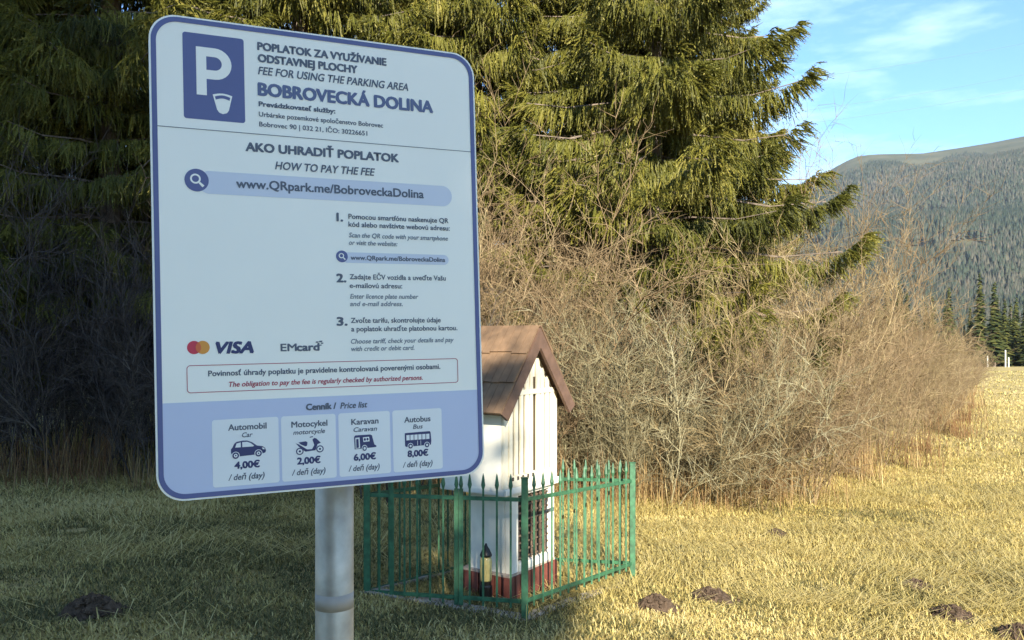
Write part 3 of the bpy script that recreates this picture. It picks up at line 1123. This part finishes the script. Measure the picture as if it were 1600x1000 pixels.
for (p, rt, rbm) in cor:
    mb = MB()
    a = wpt(p, rt + 0.143)
    b = Vector((p[0], p[1], gz(*p) - 0.05)) - FO
    s = 0.0215
    mb.box(a.x - s, a.x + s, a.y - s, a.y + s, b.z, a.z - 0.006)
    mb.box(a.x - s - 0.004, a.x + s + 0.004, a.y - s - 0.004, a.y + s + 0.004, a.z - 0.006, a.z)
    mb.build("post", M_green, fence, bevel=0.002)


def picket(p, rt, rbm, w=0.0065):
    mb = MB()
    t = wpt(p, rt)
    z_b = EYE + rbm - FO.z - 0.045
    mb.box(t.x - w, t.x + w, t.y - w, t.y + w, z_b, t.z + 0.058)
    # spear tip
    prof = [(0.0065, 0.0), (0.014, 0.028), (0.012, 0.042), (0.006, 0.085), (0.001, 0.105)]
    mb.lathe(prof, 6, (t.x, t.y, t.z + 0.058))
    return mb


for i, (na, gate) in enumerate(((14, False), (12, False), (14, False), (12, True))):
    (p, rt, rbm), (q, rt2, rb2) = cor[i], cor[(i + 1) % 4]
    dv = (q - p) / np.linalg.norm(q - p)
    for r1, r2 in ((rt, rt2), (rbm, rb2)):
        mb = MB()
        mb.bar(wpt(p + dv * 0.022, r1), wpt(q - dv * 0.022, r2), 0.014, 0.026)
        mb.build("rail", M_green, fence, bevel=0.002)
    for k in range(1, na):
        f = k / na
        pp = p + (q - p) * f
        a_, b_ = rt + (rt2 - rt) * f, rbm + (rb2 - rbm) * f
        if gate and k in (2, 7):
            mb = picket(pp, a_, b_, 0.014)
            mb.build("gate_stile", M_green, fence)
            continue
        picket(pp, a_, b_).build("picket", M_green, fence)
    if gate:
        pp = p + (q - p) * (7.35 / na)
        picket(pp, rt + (rt2 - rt) * 0.61, rbm + (rb2 - rbm) * 0.61, 0.014).build("gate_stile", M_green, fence)

# concrete edging under the fence
mb = MB()
cen = (KC + KR + KB + KL) / 4


def edge_pts(f, dz_):
    return [Vector((*(cen + (k_ - cen) * f), gz(*(cen + (k_ - cen) * f)) + dz_)) for k_ in (KC, KR, KB, KL)]


NS = 22
er = random.Random(9)
for i in range(4):
    a = (KC, KR, KB, KL)[i]
    b = (KC, KR, KB, KL)[(i + 1) % 4]
    rows_ = []
    for k in range(NS + 1):
        c0 = a + (b - a) * (k / NS)
        jo, ji = (0, 0) if k in (0, NS) else (er.uniform(-0.012, 0.008), er.uniform(-0.01, 0.01))
        io = cen + (c0 - cen) * (1.055 + jo)
        ii = cen + (c0 - cen) * (0.925 + ji)
        zz = gz(*c0) + (0 if k in (0, NS) else er.uniform(-0.006, 0.006))
        rows_.append([Vector((*io, zz - 0.1)), Vector((*io, zz + 0.012)), Vector((*ii, zz + 0.020)), Vector((*ii, zz - 0.1))])
    for k in range(NS):
        mb.poly(rows_[k] + rows_[k + 1], [(0, 4, 5, 1), (1, 5, 6, 2), (2, 6, 7, 3)])
o = mb.build("concrete_edging", M_conc)
tag(o, "low weathered concrete edging under the green fence", "edging")

# ------------------------------------------------------------------ parking sign
R_cv = Matrix(((0.9101703440498321, 0.02777630173666767, -0.413301853218738),
               (-0.015656171402539595, 0.9993431111819798, 0.03268379461039859),
               (0.41393819479388944, -0.023277095930420693, 0.9100073338692508)))
t_cv = Vector((-0.519795838745033, -0.46832148206644025, 1.1884829406594053))


def cv2w(v):
    return Vector((v.x, v.z, EYE - v.y))


ex = cv2w(R_cv @ Vector((1, 0, 0))) - Vector((0, 0, EYE))
ez = -(cv2w(R_cv @ Vector((0, 1, 0))) - Vector((0, 0, EYE)))     # up on the sign
ey = ez.cross(ex)                                                # into the sign, away from viewer
so = cv2w(t_cv)                                                  # top left corner
SM = Matrix((ex, ey, ez)).transposed().to_4x4()
SM.translation = so
PXP = Vector((-0.2934, 1.375))
pg = gz(PXP.x, PXP.y)
sign = thing("parking_sign", (PXP.x, PXP.y, pg), "blue-edged white parking fee sign on a grey metal post in the foreground", "sign")
SL = Matrix.Translation(-Vector((PXP.x, PXP.y, pg))) @ SM

M_swhite = plain("sign_white", (0.90, 0.90, 0.83), 0.35, var=0.015, scale=6, spec=0.4)
M_sblue = plain("sign_blue", (0.105, 0.125, 0.29), 0.4, var=0.04, scale=8, spec=0.3)
M_sband = plain("sign_pale_blue", (0.54, 0.60, 0.78), 0.4, var=0.02, scale=6, spec=0.3)
M_sbar = plain("sign_bar_blue", (0.62, 0.67, 0.78), 0.4, var=0.02, scale=6, spec=0.3)
M_scard = plain("sign_card_white", (0.80, 0.83, 0.84), 0.4, var=0.02, scale=6, spec=0.3)
M_ink = {"white": M_swhite, "dark": plain("ink_dark", (0.085, 0.105, 0.15), 0.5), "blue": plain("ink_blue", (0.095, 0.125, 0.25), 0.5),
         "grey": plain("ink_grey", (0.20, 0.23, 0.27), 0.5), "navy": plain("ink_navy", (0.02, 0.03, 0.13), 0.5),
         "red": plain("ink_red", (0.42, 0.05, 0.09), 0.5), "orange": plain("ink_orange", (0.72, 0.30, 0.04), 0.5),
         "crimson": plain("ink_crimson", (0.58, 0.03, 0.07), 0.5), "mid": plain("ink_overlap", (0.70, 0.14, 0.04), 0.5)}
M_alu = plain("sign_back_metal", (0.55, 0.56, 0.57), 0.45, metal=0.7, var=0.08)
M_rim = plain("sign_rim", (0.80, 0.83, 0.80), 0.3, var=0.02)


def rrect(x0, y0, x1, y1, r, n=8):
    """outline in sign millimetres (x right, y down) returned in metres (x, z)"""
    pts = []
    for cx, cy, a0 in ((x1 - r, y0 + r, -90), (x1 - r, y1 - r, 0), (x0 + r, y1 - r, 90), (x0 + r, y0 + r, 180)):
        for k in range(n + 1):
            a = math.radians(a0 + 90 * k / n)
            pts.append(((cx + r * math.cos(a)) / 1000, -(cy + r * math.sin(a)) / 1000))
    return pts


def flat(name, mat, outlines, level, parent, holes=False):
    """printed shape: a face just in front of the panel"""
    me = bpy.data.meshes.new(name)
    bm = bmesh.new()
    for ol in outlines:
        vs = [bm.verts.new(SL @ Vector((x, -0.00025 * level, z))) for x, z in ol]
        bm.faces.new(vs)
    bmesh.ops.triangulate(bm, faces=bm.faces)
    bm.to_mesh(me)
    bm.free()
    me.materials.append(mat)
    return link(name, me, parent)


def ring(name, mat, a, b, level, parent):
    me = bpy.data.meshes.new(name)
    n = len(a)
    y = -0.00025 * level
    v = [SL @ Vector((x, y, z)) for x, z in a] + [SL @ Vector((x, y, z)) for x, z in b]
    me.from_pydata(v, [], [(i, (i + 1) % n, n + (i + 1) % n, n + i) for i in range(n)])
    me.materials.append(mat)
    return link(name, me, parent)


def circ(cx, cy, r, n=28):
    return [((cx + r * math.cos(2 * math.pi * k / n)) / 1000, -(cy + r * math.sin(2 * math.pi * k / n)) / 1000) for k in range(n)]


mb = MB()
ol = rrect(0, 0, 500, 700, 38, 12)
mb.prism(ol, 0.0, 0.004)
mb.v = [tuple(SL @ Vector(p)) for p in mb.v]
panel = mb.build("sign_panel", M_swhite, sign)
# folded rim behind the face
me = bpy.data.meshes.new("panel_rim")
inn = rrect(2.5, 2.5, 497.5, 697.5, 36, 12)
n = len(ol)
v = [SL @ Vector((x, 0.0041, z)) for x, z in ol] + [SL @ Vector((x, 0.020, z)) for x, z in ol] + \
    [SL @ Vector((x, 0.020, z)) for x, z in inn] + [SL @ Vector((x, 0.0041, z)) for x, z in inn]
me.from_pydata(v, [], [(j * n + i, j * n + (i + 1) % n, ((j + 1) % 4) * n + (i + 1) % n, ((j + 1) % 4) * n + i) for j in range(4) for i in range(n)])
me.materials.append(M_rim)
link("panel_rim", me, panel)

ring("blue_border", M_sblue, rrect(2.6, 2.6, 497.4, 697.4, 36, 12), rrect(9.6, 9.6, 490.4, 690.4, 30, 12), 3, panel)
# lower price band, rounded at the bottom only
bo = rrect(9.4, 560, 490.6, 690.8, 30, 12)
bo = [(x, z) for x, z in bo]
band = []
q = 13
band = [(0.4906, -0.560)] + bo[q:3 * q] + [(0.0094, -0.560)]
flat("price_band", M_sband, [band], 1, panel)
flat("divider_line", M_ink["dark"], [[(0.0094, -0.1632), (0.4906, -0.1632), (0.4906, -0.1642), (0.0094, -0.1642)]], 2, panel)

flat("parking_symbol", M_sblue, [rrect(45, 22.6, 130.2, 149, 4)], 1, panel)
# the letter P drawn as in the photo: stem and bowl
def pbowl(x0, xs, xr, y0, y1, n=14):
    r = (y1 - y0) / 2
    cy = (y0 + y1) / 2
    pts = [(x0, y0)]
    for k in range(n + 1):
        a = math.radians(-90 + 180 * k / n)
        pts.append((xr - r + r * math.cos(a), cy + r * math.sin(a)))
    pts.append((x0, y1))
    return pts


outer = pbowl(63, 0, 112.2, 42, 88.5)
inner = pbowl(77, 0, 98.5, 55.2, 75.0)
nO = len(outer)
me = bpy.data.meshes.new("parking_letter")
vv = [SL @ Vector((x / 1000, -0.0005, -y / 1000)) for x, y in outer + inner]
fc = [(i, i + 1, nO + i + 1, nO + i) for i in range(nO - 1)]
k = len(vv)
vv += [SL @ Vector((x / 1000, -0.0005, -y / 1000)) for x, y in ((63, 88.5), (77, 88.5), (77, 112.8), (63, 112.8))]
fc += [(0, nO, nO + nO - 1, nO - 1), (k, k + 1, k + 2, k + 3)]
me.from_pydata(vv, [], fc)
me.materials.append(M_swhite)
link("parking_letter", me, panel)
# coin cup
def arc_strip(x0, x1, y, sag, h, n=10):
    up = [(x0 + (x1 - x0) * k / n, y - sag * math.sin(math.pi * k / n)) for k in range(n + 1)]
    return [(x / 1000, -yy / 1000) for x, yy in up] + [((x0 + 1.2 + (x1 - x0 - 2.4) * k / n) / 1000, -(y + h - sag * math.sin(math.pi * k / n)) / 1000) for k in range(n, -1, -1)]


cup = [(0.0850, -0.1105)] + [((85 + 27.4 * k / 8) / 1000, -(110.5 - 2.6 * math.sin(math.pi * k / 8)) / 1000) for k in range(1, 8)] + \
      [(0.1124, -0.1105), (0.1073, -0.1325), (0.1045, -0.1365), (0.0987, -0.1385), (0.0935, -0.1365), (0.0908, -0.1325)]
flat("coin_cup", M_swhite, [cup], 2, panel)
flat("coin_slot", M_sblue, [arc_strip(88.0, 109.6, 113.2, 2.4, 4.6)], 3, panel)

flat("address_bar", M_sbar, [rrect(62, 224, 454.6, 257.5, 16.5)], 1, panel)


def magnifier(cx, cy, r, level):
    flat("magnifier_disc", M_sblue, [circ(cx, cy, r)], level, panel)
    g = r * 0.44
    lx_, ly_ = cx - r * 0.10, cy - r * 0.12
    ring("magnifier_glass", M_swhite, circ(lx_, ly_, g), circ(lx_, ly_, g * 0.66), level + 1, panel)
    a = math.radians(45)
    d_, nrm_ = (math.cos(a), math.sin(a)), (-math.sin(a), math.cos(a))
    w = r * 0.085
    p0, p1 = g * 1.02, r * 0.92
    flat("magnifier_handle", M_swhite, [[((lx_ + d_[0] * p + nrm_[0] * s_ * w) / 1000, -(ly_ + d_[1] * p + nrm_[1] * s_ * w) / 1000)
                                        for p, s_ in ((p0, -1), (p1, -1.4), (p1, 1.4), (p0, 1))]], level + 1, panel)


magnifier(60.7, 238.5, 16.6, 2)
flat("address_bar", M_sbar, [rrect(270, 337.5, 446, 354, 8.2)], 1, panel)
magnifier(270.3, 344.2, 9.2, 2)

flat("card_logo", M_ink["crimson"], [circ(52.9, 481.5, 9.6)], 1, panel)
flat("card_logo", M_ink["orange"], [circ(64.6, 481.5, 9.6)], 2, panel)
lens_ = []
import itertools
hx = 58.75
ha = math.acos((hx - 52.9) / 9.6)
lens_ = [((52.9 + 9.6 * math.cos(ha - 2 * ha * k / 10)) / 1000, -(481.5 + 9.6 * math.sin(ha - 2 * ha * k / 10)) / 1000) for k in range(11)] + \
        [((64.6 - 9.6 * math.cos(ha - 2 * ha * k / 10)) / 1000, -(481.5 - 9.6 * math.sin(ha - 2 * ha * k / 10)) / 1000) for k in range(1, 10)]
flat("card_logo", M_ink["mid"], [lens_], 3, panel)
for x0, y0, w, h in ((227.5, 475.6, 4.2, 2.0), (232.6, 474.6, 4.6, 2.4), (235.2, 477.6, 3.6, 1.8), (233.0, 480.6, 3.2, 1.6)):
    flat("card_logo", M_ink["dark"], [[(x0 / 1000, -y0 / 1000), ((x0 + w) / 1000, -y0 / 1000), ((x0 + w - 0.8) / 1000, -(y0 + h) / 1000), ((x0 - 0.8) / 1000, -(y0 + h) / 1000)]], 2, panel)
ring("notice_frame", M_ink["red"], rrect(42.3, 507.0, 457.5, 547.0, 5), rrect(43.3, 508.0, 456.5, 546.0, 4.2), 2, panel)

for x0, x1 in ((75, 169), (172.8, 254.6), (258.8, 340.5), (344.6, 427)):
    flat("price_card", M_scard, [rrect(x0, 587.2, x1, 684.8, 4)], 2, panel)


def icon(name, shapes, x0, y0, x1, y1, parent):
    """shapes: (material, outline in unit square x right, y down, level)"""
    for mat, pts, lv in shapes:
        flat(name, mat, [[((x0 + (x1 - x0) * a) / 1000, -(y0 + (y1 - y0) * b) / 1000) for a, b in pts]], lv, parent)


def ucirc(cx, cy, rx, ry, n=18):
    return [(cx + rx * math.cos(2 * math.pi * k / n), cy + ry * math.sin(2 * math.pi * k / n)) for k in range(n)]


NV, CW = M_ink["navy"], M_scard
car_body = [(0.0, 0.45), (0.04, 0.36), (0.10, 0.14), (0.16, 0.05), (0.34, 0.0), (0.46, 0.01), (0.60, 0.12), (0.74, 0.32), (0.90, 0.38), (0.97, 0.47), (1.0, 0.62), (0.98, 0.74), (0.90, 0.78),
            (0.70, 0.82), (0.25, 0.86), (0.05, 0.80), (0.0, 0.65)]
icon("car_icon", [(NV, car_body, 3), (CW, [(0.12, 0.36), (0.16, 0.14), (0.28, 0.09), (0.28, 0.36)], 4), (CW, [(0.32, 0.36), (0.32, 0.08), (0.46, 0.08), (0.56, 0.16), (0.66, 0.32), (0.62, 0.36)], 4),
                  (CW, [(0.88, 0.44), (0.95, 0.48), (0.96, 0.56), (0.90, 0.54)], 4),
                  (CW, ucirc(0.13, 0.80, 0.115, 0.215), 4), (NV, ucirc(0.13, 0.80, 0.095, 0.18), 5), (CW, ucirc(0.13, 0.80, 0.052, 0.10), 6), (NV, ucirc(0.13, 0.80, 0.022, 0.045), 7),
                  (CW, ucirc(0.78, 0.76, 0.115, 0.215), 4), (NV, ucirc(0.78, 0.76, 0.095, 0.18), 5), (CW, ucirc(0.78, 0.76, 0.052, 0.10), 6), (NV, ucirc(0.78, 0.76, 0.022, 0.045), 7)],
     100.6, 619.5, 150.2, 646.0, panel)
icon("scooter_icon", [(NV, [(0.0, 0.34), (0.10, 0.40), (0.40, 0.72), (0.58, 0.72), (0.66, 0.50), (0.60, 0.20), (0.66, 0.10), (0.74, 0.14), (0.90, 0.40), (0.78, 0.46), (0.70, 0.80), (0.34, 0.84), (0.16, 0.62)], 3),
                      (NV, [(0.10, 0.30), (0.36, 0.26), (0.42, 0.32), (0.40, 0.52), (0.34, 0.54), (0.18, 0.42)], 3), (NV, [(0.50, 0.03), (0.62, 0.0), (0.62, 0.05), (0.51, 0.08)], 3),
                      (NV, ucirc(0.14, 0.80, 0.135, 0.20), 4), (CW, ucirc(0.14, 0.80, 0.095, 0.14), 5), (NV, ucirc(0.14, 0.80, 0.04, 0.06), 6),
                      (NV, ucirc(0.86, 0.74, 0.135, 0.20), 4), (CW, ucirc(0.86, 0.74, 0.095, 0.14), 5), (NV, ucirc(0.86, 0.74, 0.04, 0.06), 6)],
     193.5, 619.5, 235.5, 646.5, panel)
icon("caravan_icon", [(NV, [(0.0, 0.10), (0.06, 0.0), (0.78, 0.0), (0.86, 0.06), (0.97, 0.66), (1.06, 0.74), (1.06, 0.84), (0.02, 0.90)], 3),
                      (CW, [(0.06, 0.16), (0.26, 0.15), (0.28, 0.84), (0.06, 0.86)], 4), (NV, [(0.10, 0.24), (0.21, 0.23), (0.22, 0.80), (0.10, 0.82)], 5),
                      (CW, [(0.42, 0.16), (0.72, 0.14), (0.74, 0.44), (0.44, 0.46)], 4), (NV, ucirc(0.51, 0.30, 0.05, 0.09), 5), (NV, ucirc(0.64, 0.29, 0.05, 0.09), 5),
                      (CW, ucirc(0.49, 0.87, 0.135, 0.22), 4), (NV, ucirc(0.49, 0.87, 0.105, 0.17), 5), (CW, ucirc(0.49, 0.87, 0.055, 0.09), 6)],
     282.5, 622.5, 315.5, 646.5, panel)
bus = [(NV, [(0.0, 0.06), (0.02, 0.03), (0.94, 0.0), (0.97, 0.1), (0.99, 0.62), (0.97, 0.88), (0.04, 0.92), (0.0, 0.85)], 3)]
for k in range(6):
    a = 0.055 + k * 0.148
    bus.append((CW, [(a, 0.17), (a + 0.122, 0.165), (a + 0.122, 0.50), (a, 0.505)], 4))
for cx in (0.20, 0.82):
    bus += [(CW, ucirc(cx, 0.88, 0.105, 0.20), 4), (NV, ucirc(cx, 0.88, 0.085, 0.16), 5), (CW, ucirc(cx, 0.88, 0.04, 0.075), 6)]
bus += [(CW, [(0.46, 0.56), (0.475, 0.56), (0.475, 0.86), (0.46, 0.86)], 4), (CW, [(0.58, 0.56), (0.595, 0.56), (0.595, 0.86), (0.58, 0.86)], 4)]
icon("bus_icon", bus, 364.2, 623.2, 408.8, 648.0, panel)

TEXT = [
('POPLATOK ZA VYUŽÍVANIE', 'B', 150.4, 348.5, 35.9, 'dark', 12.0), ('ODSTAVNEJ PLOCHY', 'B', 150.6, 301.0, 53.8, 'dark', 12.0),
('FEE FOR USING THE PARKING AREA', 'I', 150.2, 384.1, 72.9, 'dark', 12.2), ('BOBROVECKÁ DOLINA', 'B', 150.3, 424.9, 104.4, 'blue', 19.5),
('Prevádzkovateľ služby:', 'B', 150.4, 264.8, 121.1, 'dark', 7.4), ('Urbárske pozemkové spoločenstvo Bobrovec', 'R', 150.1, 340.8, 136.6, 'dark', 7.4),
('Bobrovec 90 | 032 21, IČO: 30226651', 'R', 150.3, 314.9, 151.6, 'dark', 7.4), ('AKO UHRADIŤ POPLATOK', 'B', 130.4, 365.1, 190.1, 'dark', 13.2),
('HOW TO PAY THE FEE', 'I', 172.2, 325.7, 214.8, 'dark', 12.2), ('www.QRpark.me/BobroveckaDolina', 'M', 115.8, 405.8, 246.0, 'dark', 13.8),
('1.', 'B', 261.0, 275.6, 289.3, 'dark', 13.2), ('Pomocou smartfónu naskenujte QR', 'R', 282.1, 447.4, 284.9, 'dark', 8.2),
('kód alebo navštívte webovú adresu:', 'R', 281.8, 449.2, 297.2, 'dark', 8.2), ('Scan the QR code with your smartphone', 'I', 282.0, 445.7, 313.9, 'grey', 7.6),
('or visit the website:', 'I', 281.7, 359.7, 325.6, 'grey', 7.6), ('www.QRpark.me/BobroveckaDolina', 'M', 284.0, 439.9, 349.0, 'dark', 7.4),
('2.', 'B', 261.5, 275.5, 384.1, 'dark', 13.2), ('Zadajte EČV vozidla a uveďte Vašu', 'R', 281.8, 440.1, 379.4, 'dark', 8.2),
('e-mailovú adresu:', 'R', 281.5, 365.9, 393.1, 'dark', 8.2), ('Enter licence plate number', 'I', 281.6, 392.4, 409.7, 'grey', 7.6),
('and e-mail address.', 'I', 281.3, 366.0, 421.4, 'grey', 7.6), ('3.', 'B', 260.5, 275.8, 451.4, 'dark', 13.2),
('Zvoľte tarifu, skontrolujte údaje', 'R', 282.1, 429.5, 447.7, 'dark', 8.2), ('a poplatok uhraďte platobnou kartou.', 'R', 282.4, 458.0, 460.9, 'dark', 8.2),
('Choose tariff, check your details and pay', 'I', 281.3, 451.2, 480.0, 'grey', 7.6), ('with credit or debit card.', 'I', 281.6, 383.6, 491.6, 'grey', 7.6),
('VISA', 'X', 83.5, 134.5, 490.5, 'navy', 17.0), ('EM', 'M', 174.8, 197.8, 489.3, 'dark', 11.5), ('card', 'B', 198.6, 231.8, 489.3, 'dark', 11.5),
('Povinnosť úhrady poplatku je pravidelne kontrolovaná poverenými osobami.', 'M', 71.6, 426.7, 523.4, 'dark', 8.4),
('The obligation to pay the fee is regularly checked by authorized persons.', 'I', 99.8, 396.3, 540.0, 'red', 7.8),
('Cenník /', 'B', 210.5, 255.6, 579.5, 'dark', 9.6), ('Price list', 'I', 262.4, 304.6, 579.8, 'dark', 9.6),
('Automobil', 'M', 97.5, 151.4, 603.6, 'dark', 9.2), ('Car', 'I', 116.6, 131.3, 614.6, 'dark', 7.2), ('4,00€', 'B', 105.6, 140.4, 659.8, 'navy', 10.2), ('/ deň (day)', 'I', 96.5, 147.2, 676.3, 'dark', 9.0),
('Motocykel', 'M', 188.0, 241.6, 604.6, 'dark', 9.2), ('motorcycle', 'I', 190.4, 237.7, 615.6, 'dark', 7.2), ('2,00€', 'B', 195.6, 229.7, 660.4, 'navy', 10.2), ('/ deň (day)', 'I', 187.2, 237.2, 676.6, 'dark', 9.0),
('Karavan', 'M', 279.0, 321.7, 605.8, 'dark', 9.2), ('Caravan', 'I', 282.1, 319.1, 617.0, 'dark', 7.2), ('6,00€', 'B', 281.9, 316.0, 661.2, 'navy', 10.2), ('/ deň (day)', 'I', 273.1, 321.9, 677.4, 'dark', 9.0),
('Autobus', 'M', 364.1, 407.5, 607.2, 'dark', 9.2), ('Bus', 'I', 378.0, 394.2, 618.0, 'dark', 7.2), ('8,00€', 'B', 368.5, 402.1, 662.0, 'navy', 10.2), ('/ deň (day)', 'I', 359.8, 409.2, 678.4, 'dark', 9.0),
]
fcurve = bpy.data.curves.new("lettering_source", 'FONT')
fobj = bpy.data.objects.new("lettering_source", fcurve)
COL.objects.link(fobj)
fcurve.resolution_u = 3
for body, style, x0, x1, base, ink, cap in TEXT:
    fcurve.body = body
    fcurve.size = 1.0
    fcurve.shear = {'I': 0.22, 'X': 0.22}.get(style, 0.0)
    bpy.context.view_layer.update()
    dg = bpy.context.evaluated_depsgraph_get()
    me = bpy.data.meshes.new_from_object(fobj.evaluated_get(dg))
    n = len(me.vertices)
    co = np.zeros(n * 3, dtype=np.float32)
    me.vertices.foreach_get("co", co)
    co = co.reshape(-1, 3)
    mn, mxx = co[:, 0].min(), co[:, 0].max()
    sx = (x1 - x0) / 1000 / (mxx - mn)
    sz = cap / 1000 / 0.729
    xx = x0 / 1000 + (co[:, 0] - mn) * sx
    zz = -base / 1000 + co[:, 1] * sz
    if body == '1.':
        xx = x0 / 1000 + 0.003 + (co[:, 0] - mn) * sz
    lv = 3 if 200 < base < 360 or base > 560 else 2
    nf = len(me.polygons)
    tot = np.zeros(nf, dtype=np.int32)
    me.polygons.foreach_get("loop_total", tot)
    vi = np.zeros(len(me.loops), dtype=np.int32)
    me.loops.foreach_get("vertex_index", vi)
    assert (tot == 3).all()
    tri_ = vi.reshape(-1, 3)
    e = {'B': 0.075, 'M': 0.04, 'X': 0.085, 'R': 0.032, 'I': 0.034}[style] * cap / 1000
    Ml = np.array(SL)
    VV_, FF_ = [], []
    for k, (ox, oz) in enumerate(((0, 0), (1, 0.5), (-1, -0.5), (0.5, -0.7), (-0.5, 0.7))):    # stroke weight
        w = np.stack([xx + ox * e, np.full(n, -0.00025 * lv - 0.00002 * k), zz + oz * e], -1)
        VV_.append(w @ Ml[:3, :3].T + Ml[:3, 3])
        FF_.append(tri_ + k * n)
    bpy.data.meshes.remove(me)
    link("lettering", mesh_np("lettering", np.concatenate(VV_), np.concatenate(FF_), M_ink[ink]), panel)
bpy.data.objects.remove(fobj)

# post, clamps
M_galv = plain("galvanised_steel", (0.43, 0.40, 0.34), 0.5, metal=0.6, var=0.22, scale=26, bump=0.12)
mb = MB()
ztop = (so.z - 0.10) - pg
mb.lathe([(0.0313, -0.15), (0.0313, ztop)], 40)
post = mb.build("post", M_galv, sign, smooth=True)
for p_ in post.data.polygons:
    if len(p_.vertices) > 4:
        p_.use_smooth = False
mb = MB()
mb.lathe([(0.03145, EYE - 0.442 - pg), (0.03145, EYE - 0.416 - pg)], 40)
mb.build("tape_band", plain("grey_tape", (0.36, 0.33, 0.29), 0.6, var=0.1), sign, smooth=True)
mb = MB()
mb.lathe([(0.0318, ztop - 0.0005), (0.0325, ztop + 0.004), (0.02, ztop + 0.012)], 40)
mb.build("post_cap", M_cap, sign)
for zz in (-0.16, -0.56):
    mb = MB()
    c = SL @ Vector((0.25, 0.020, zz))
    mb.lathe([(0.0322, c.z - 0.02), (0.036, c.z - 0.02), (0.036, c.z + 0.02), (0.0322, c.z + 0.02)], 24)
    mb.bar(SL @ Vector((0.12, 0.0225, zz)), SL @ Vector((0.38, 0.0225, zz)), 0.004, 0.04)
    mb.build("clamp", M_alu, sign)

# ------------------------------------------------------------------ far poles and wires
M_pole = plain("pale_pole", (0.50, 0.48, 0.42), 0.7, var=0.1)
for px, d, h, lb in ((1543, 108, 1.5, "pale post left of the pair at the far edge of the meadow"), (1571, 104, 2.1, "taller pale post of the pair at the far edge of the meadow"),
                     (1576, 100, 1.1, "shorter pale post of the pair at the far edge of the meadow")):
    x = (px - 800) / F * d
    mb = MB()
    mb.lathe([(0.09, -0.2), (0.085, h - 0.06), (0.05, h)], 8)
    o = mb.build("marker_post", M_pole)
    o.location = (x, d, gz(x, d))
    tag(o, lb, "post", "posts at the far edge of the meadow")
M_wire = plain("wire", (0.10, 0.10, 0.11), 0.6)
for (xa, ya), (xb, yb), lb in (((1150, 134), (1750, 36), "highest thin overhead wire across the sky"), ((1150, 185), (1750, 84), "middle thin overhead wire across the sky"),
                               ((1150, 205), (1750, 108), "lowest thin overhead wire across the sky")):
    mb = MB()
    A_, B_ = P(xa, ya, 62), P(xb, yb, 70)
    prev = None
    for k in range(13):
        f = k / 12
        q = A_.lerp(B_, f)
        q.z -= 0.5 * 4 * f * (1 - f)
        if prev is not None:
            mb.bar(prev, q, 0.011, 0.011)
        prev = q
    o = mb.build("overhead_wire", M_wire)
    tag(o, lb, "wire", "overhead wires")

# ------------------------------------------------------------------ air
mb = MB()
mb.box(-4500, 4500, -500, 8500, -90, 740)
hm = bpy.data.materials.new("air_haze")
hm.use_nodes = True
ht = hm.node_tree
ht.nodes.clear()
ho = ht.nodes.new("ShaderNodeOutputMaterial")
hv = ht.nodes.new("ShaderNodeVolumePrincipled")
hv.inputs['Color'].default_value = (0.80, 0.89, 1.0, 1)
hv.inputs['Density'].default_value = 0.00009
hv.inputs['Anisotropy'].default_value = 0.2
ht.links.new(hv.outputs[0], ho.inputs['Volume'])
o = mb.build("haze", hm)
tag(o, kind="stuff")
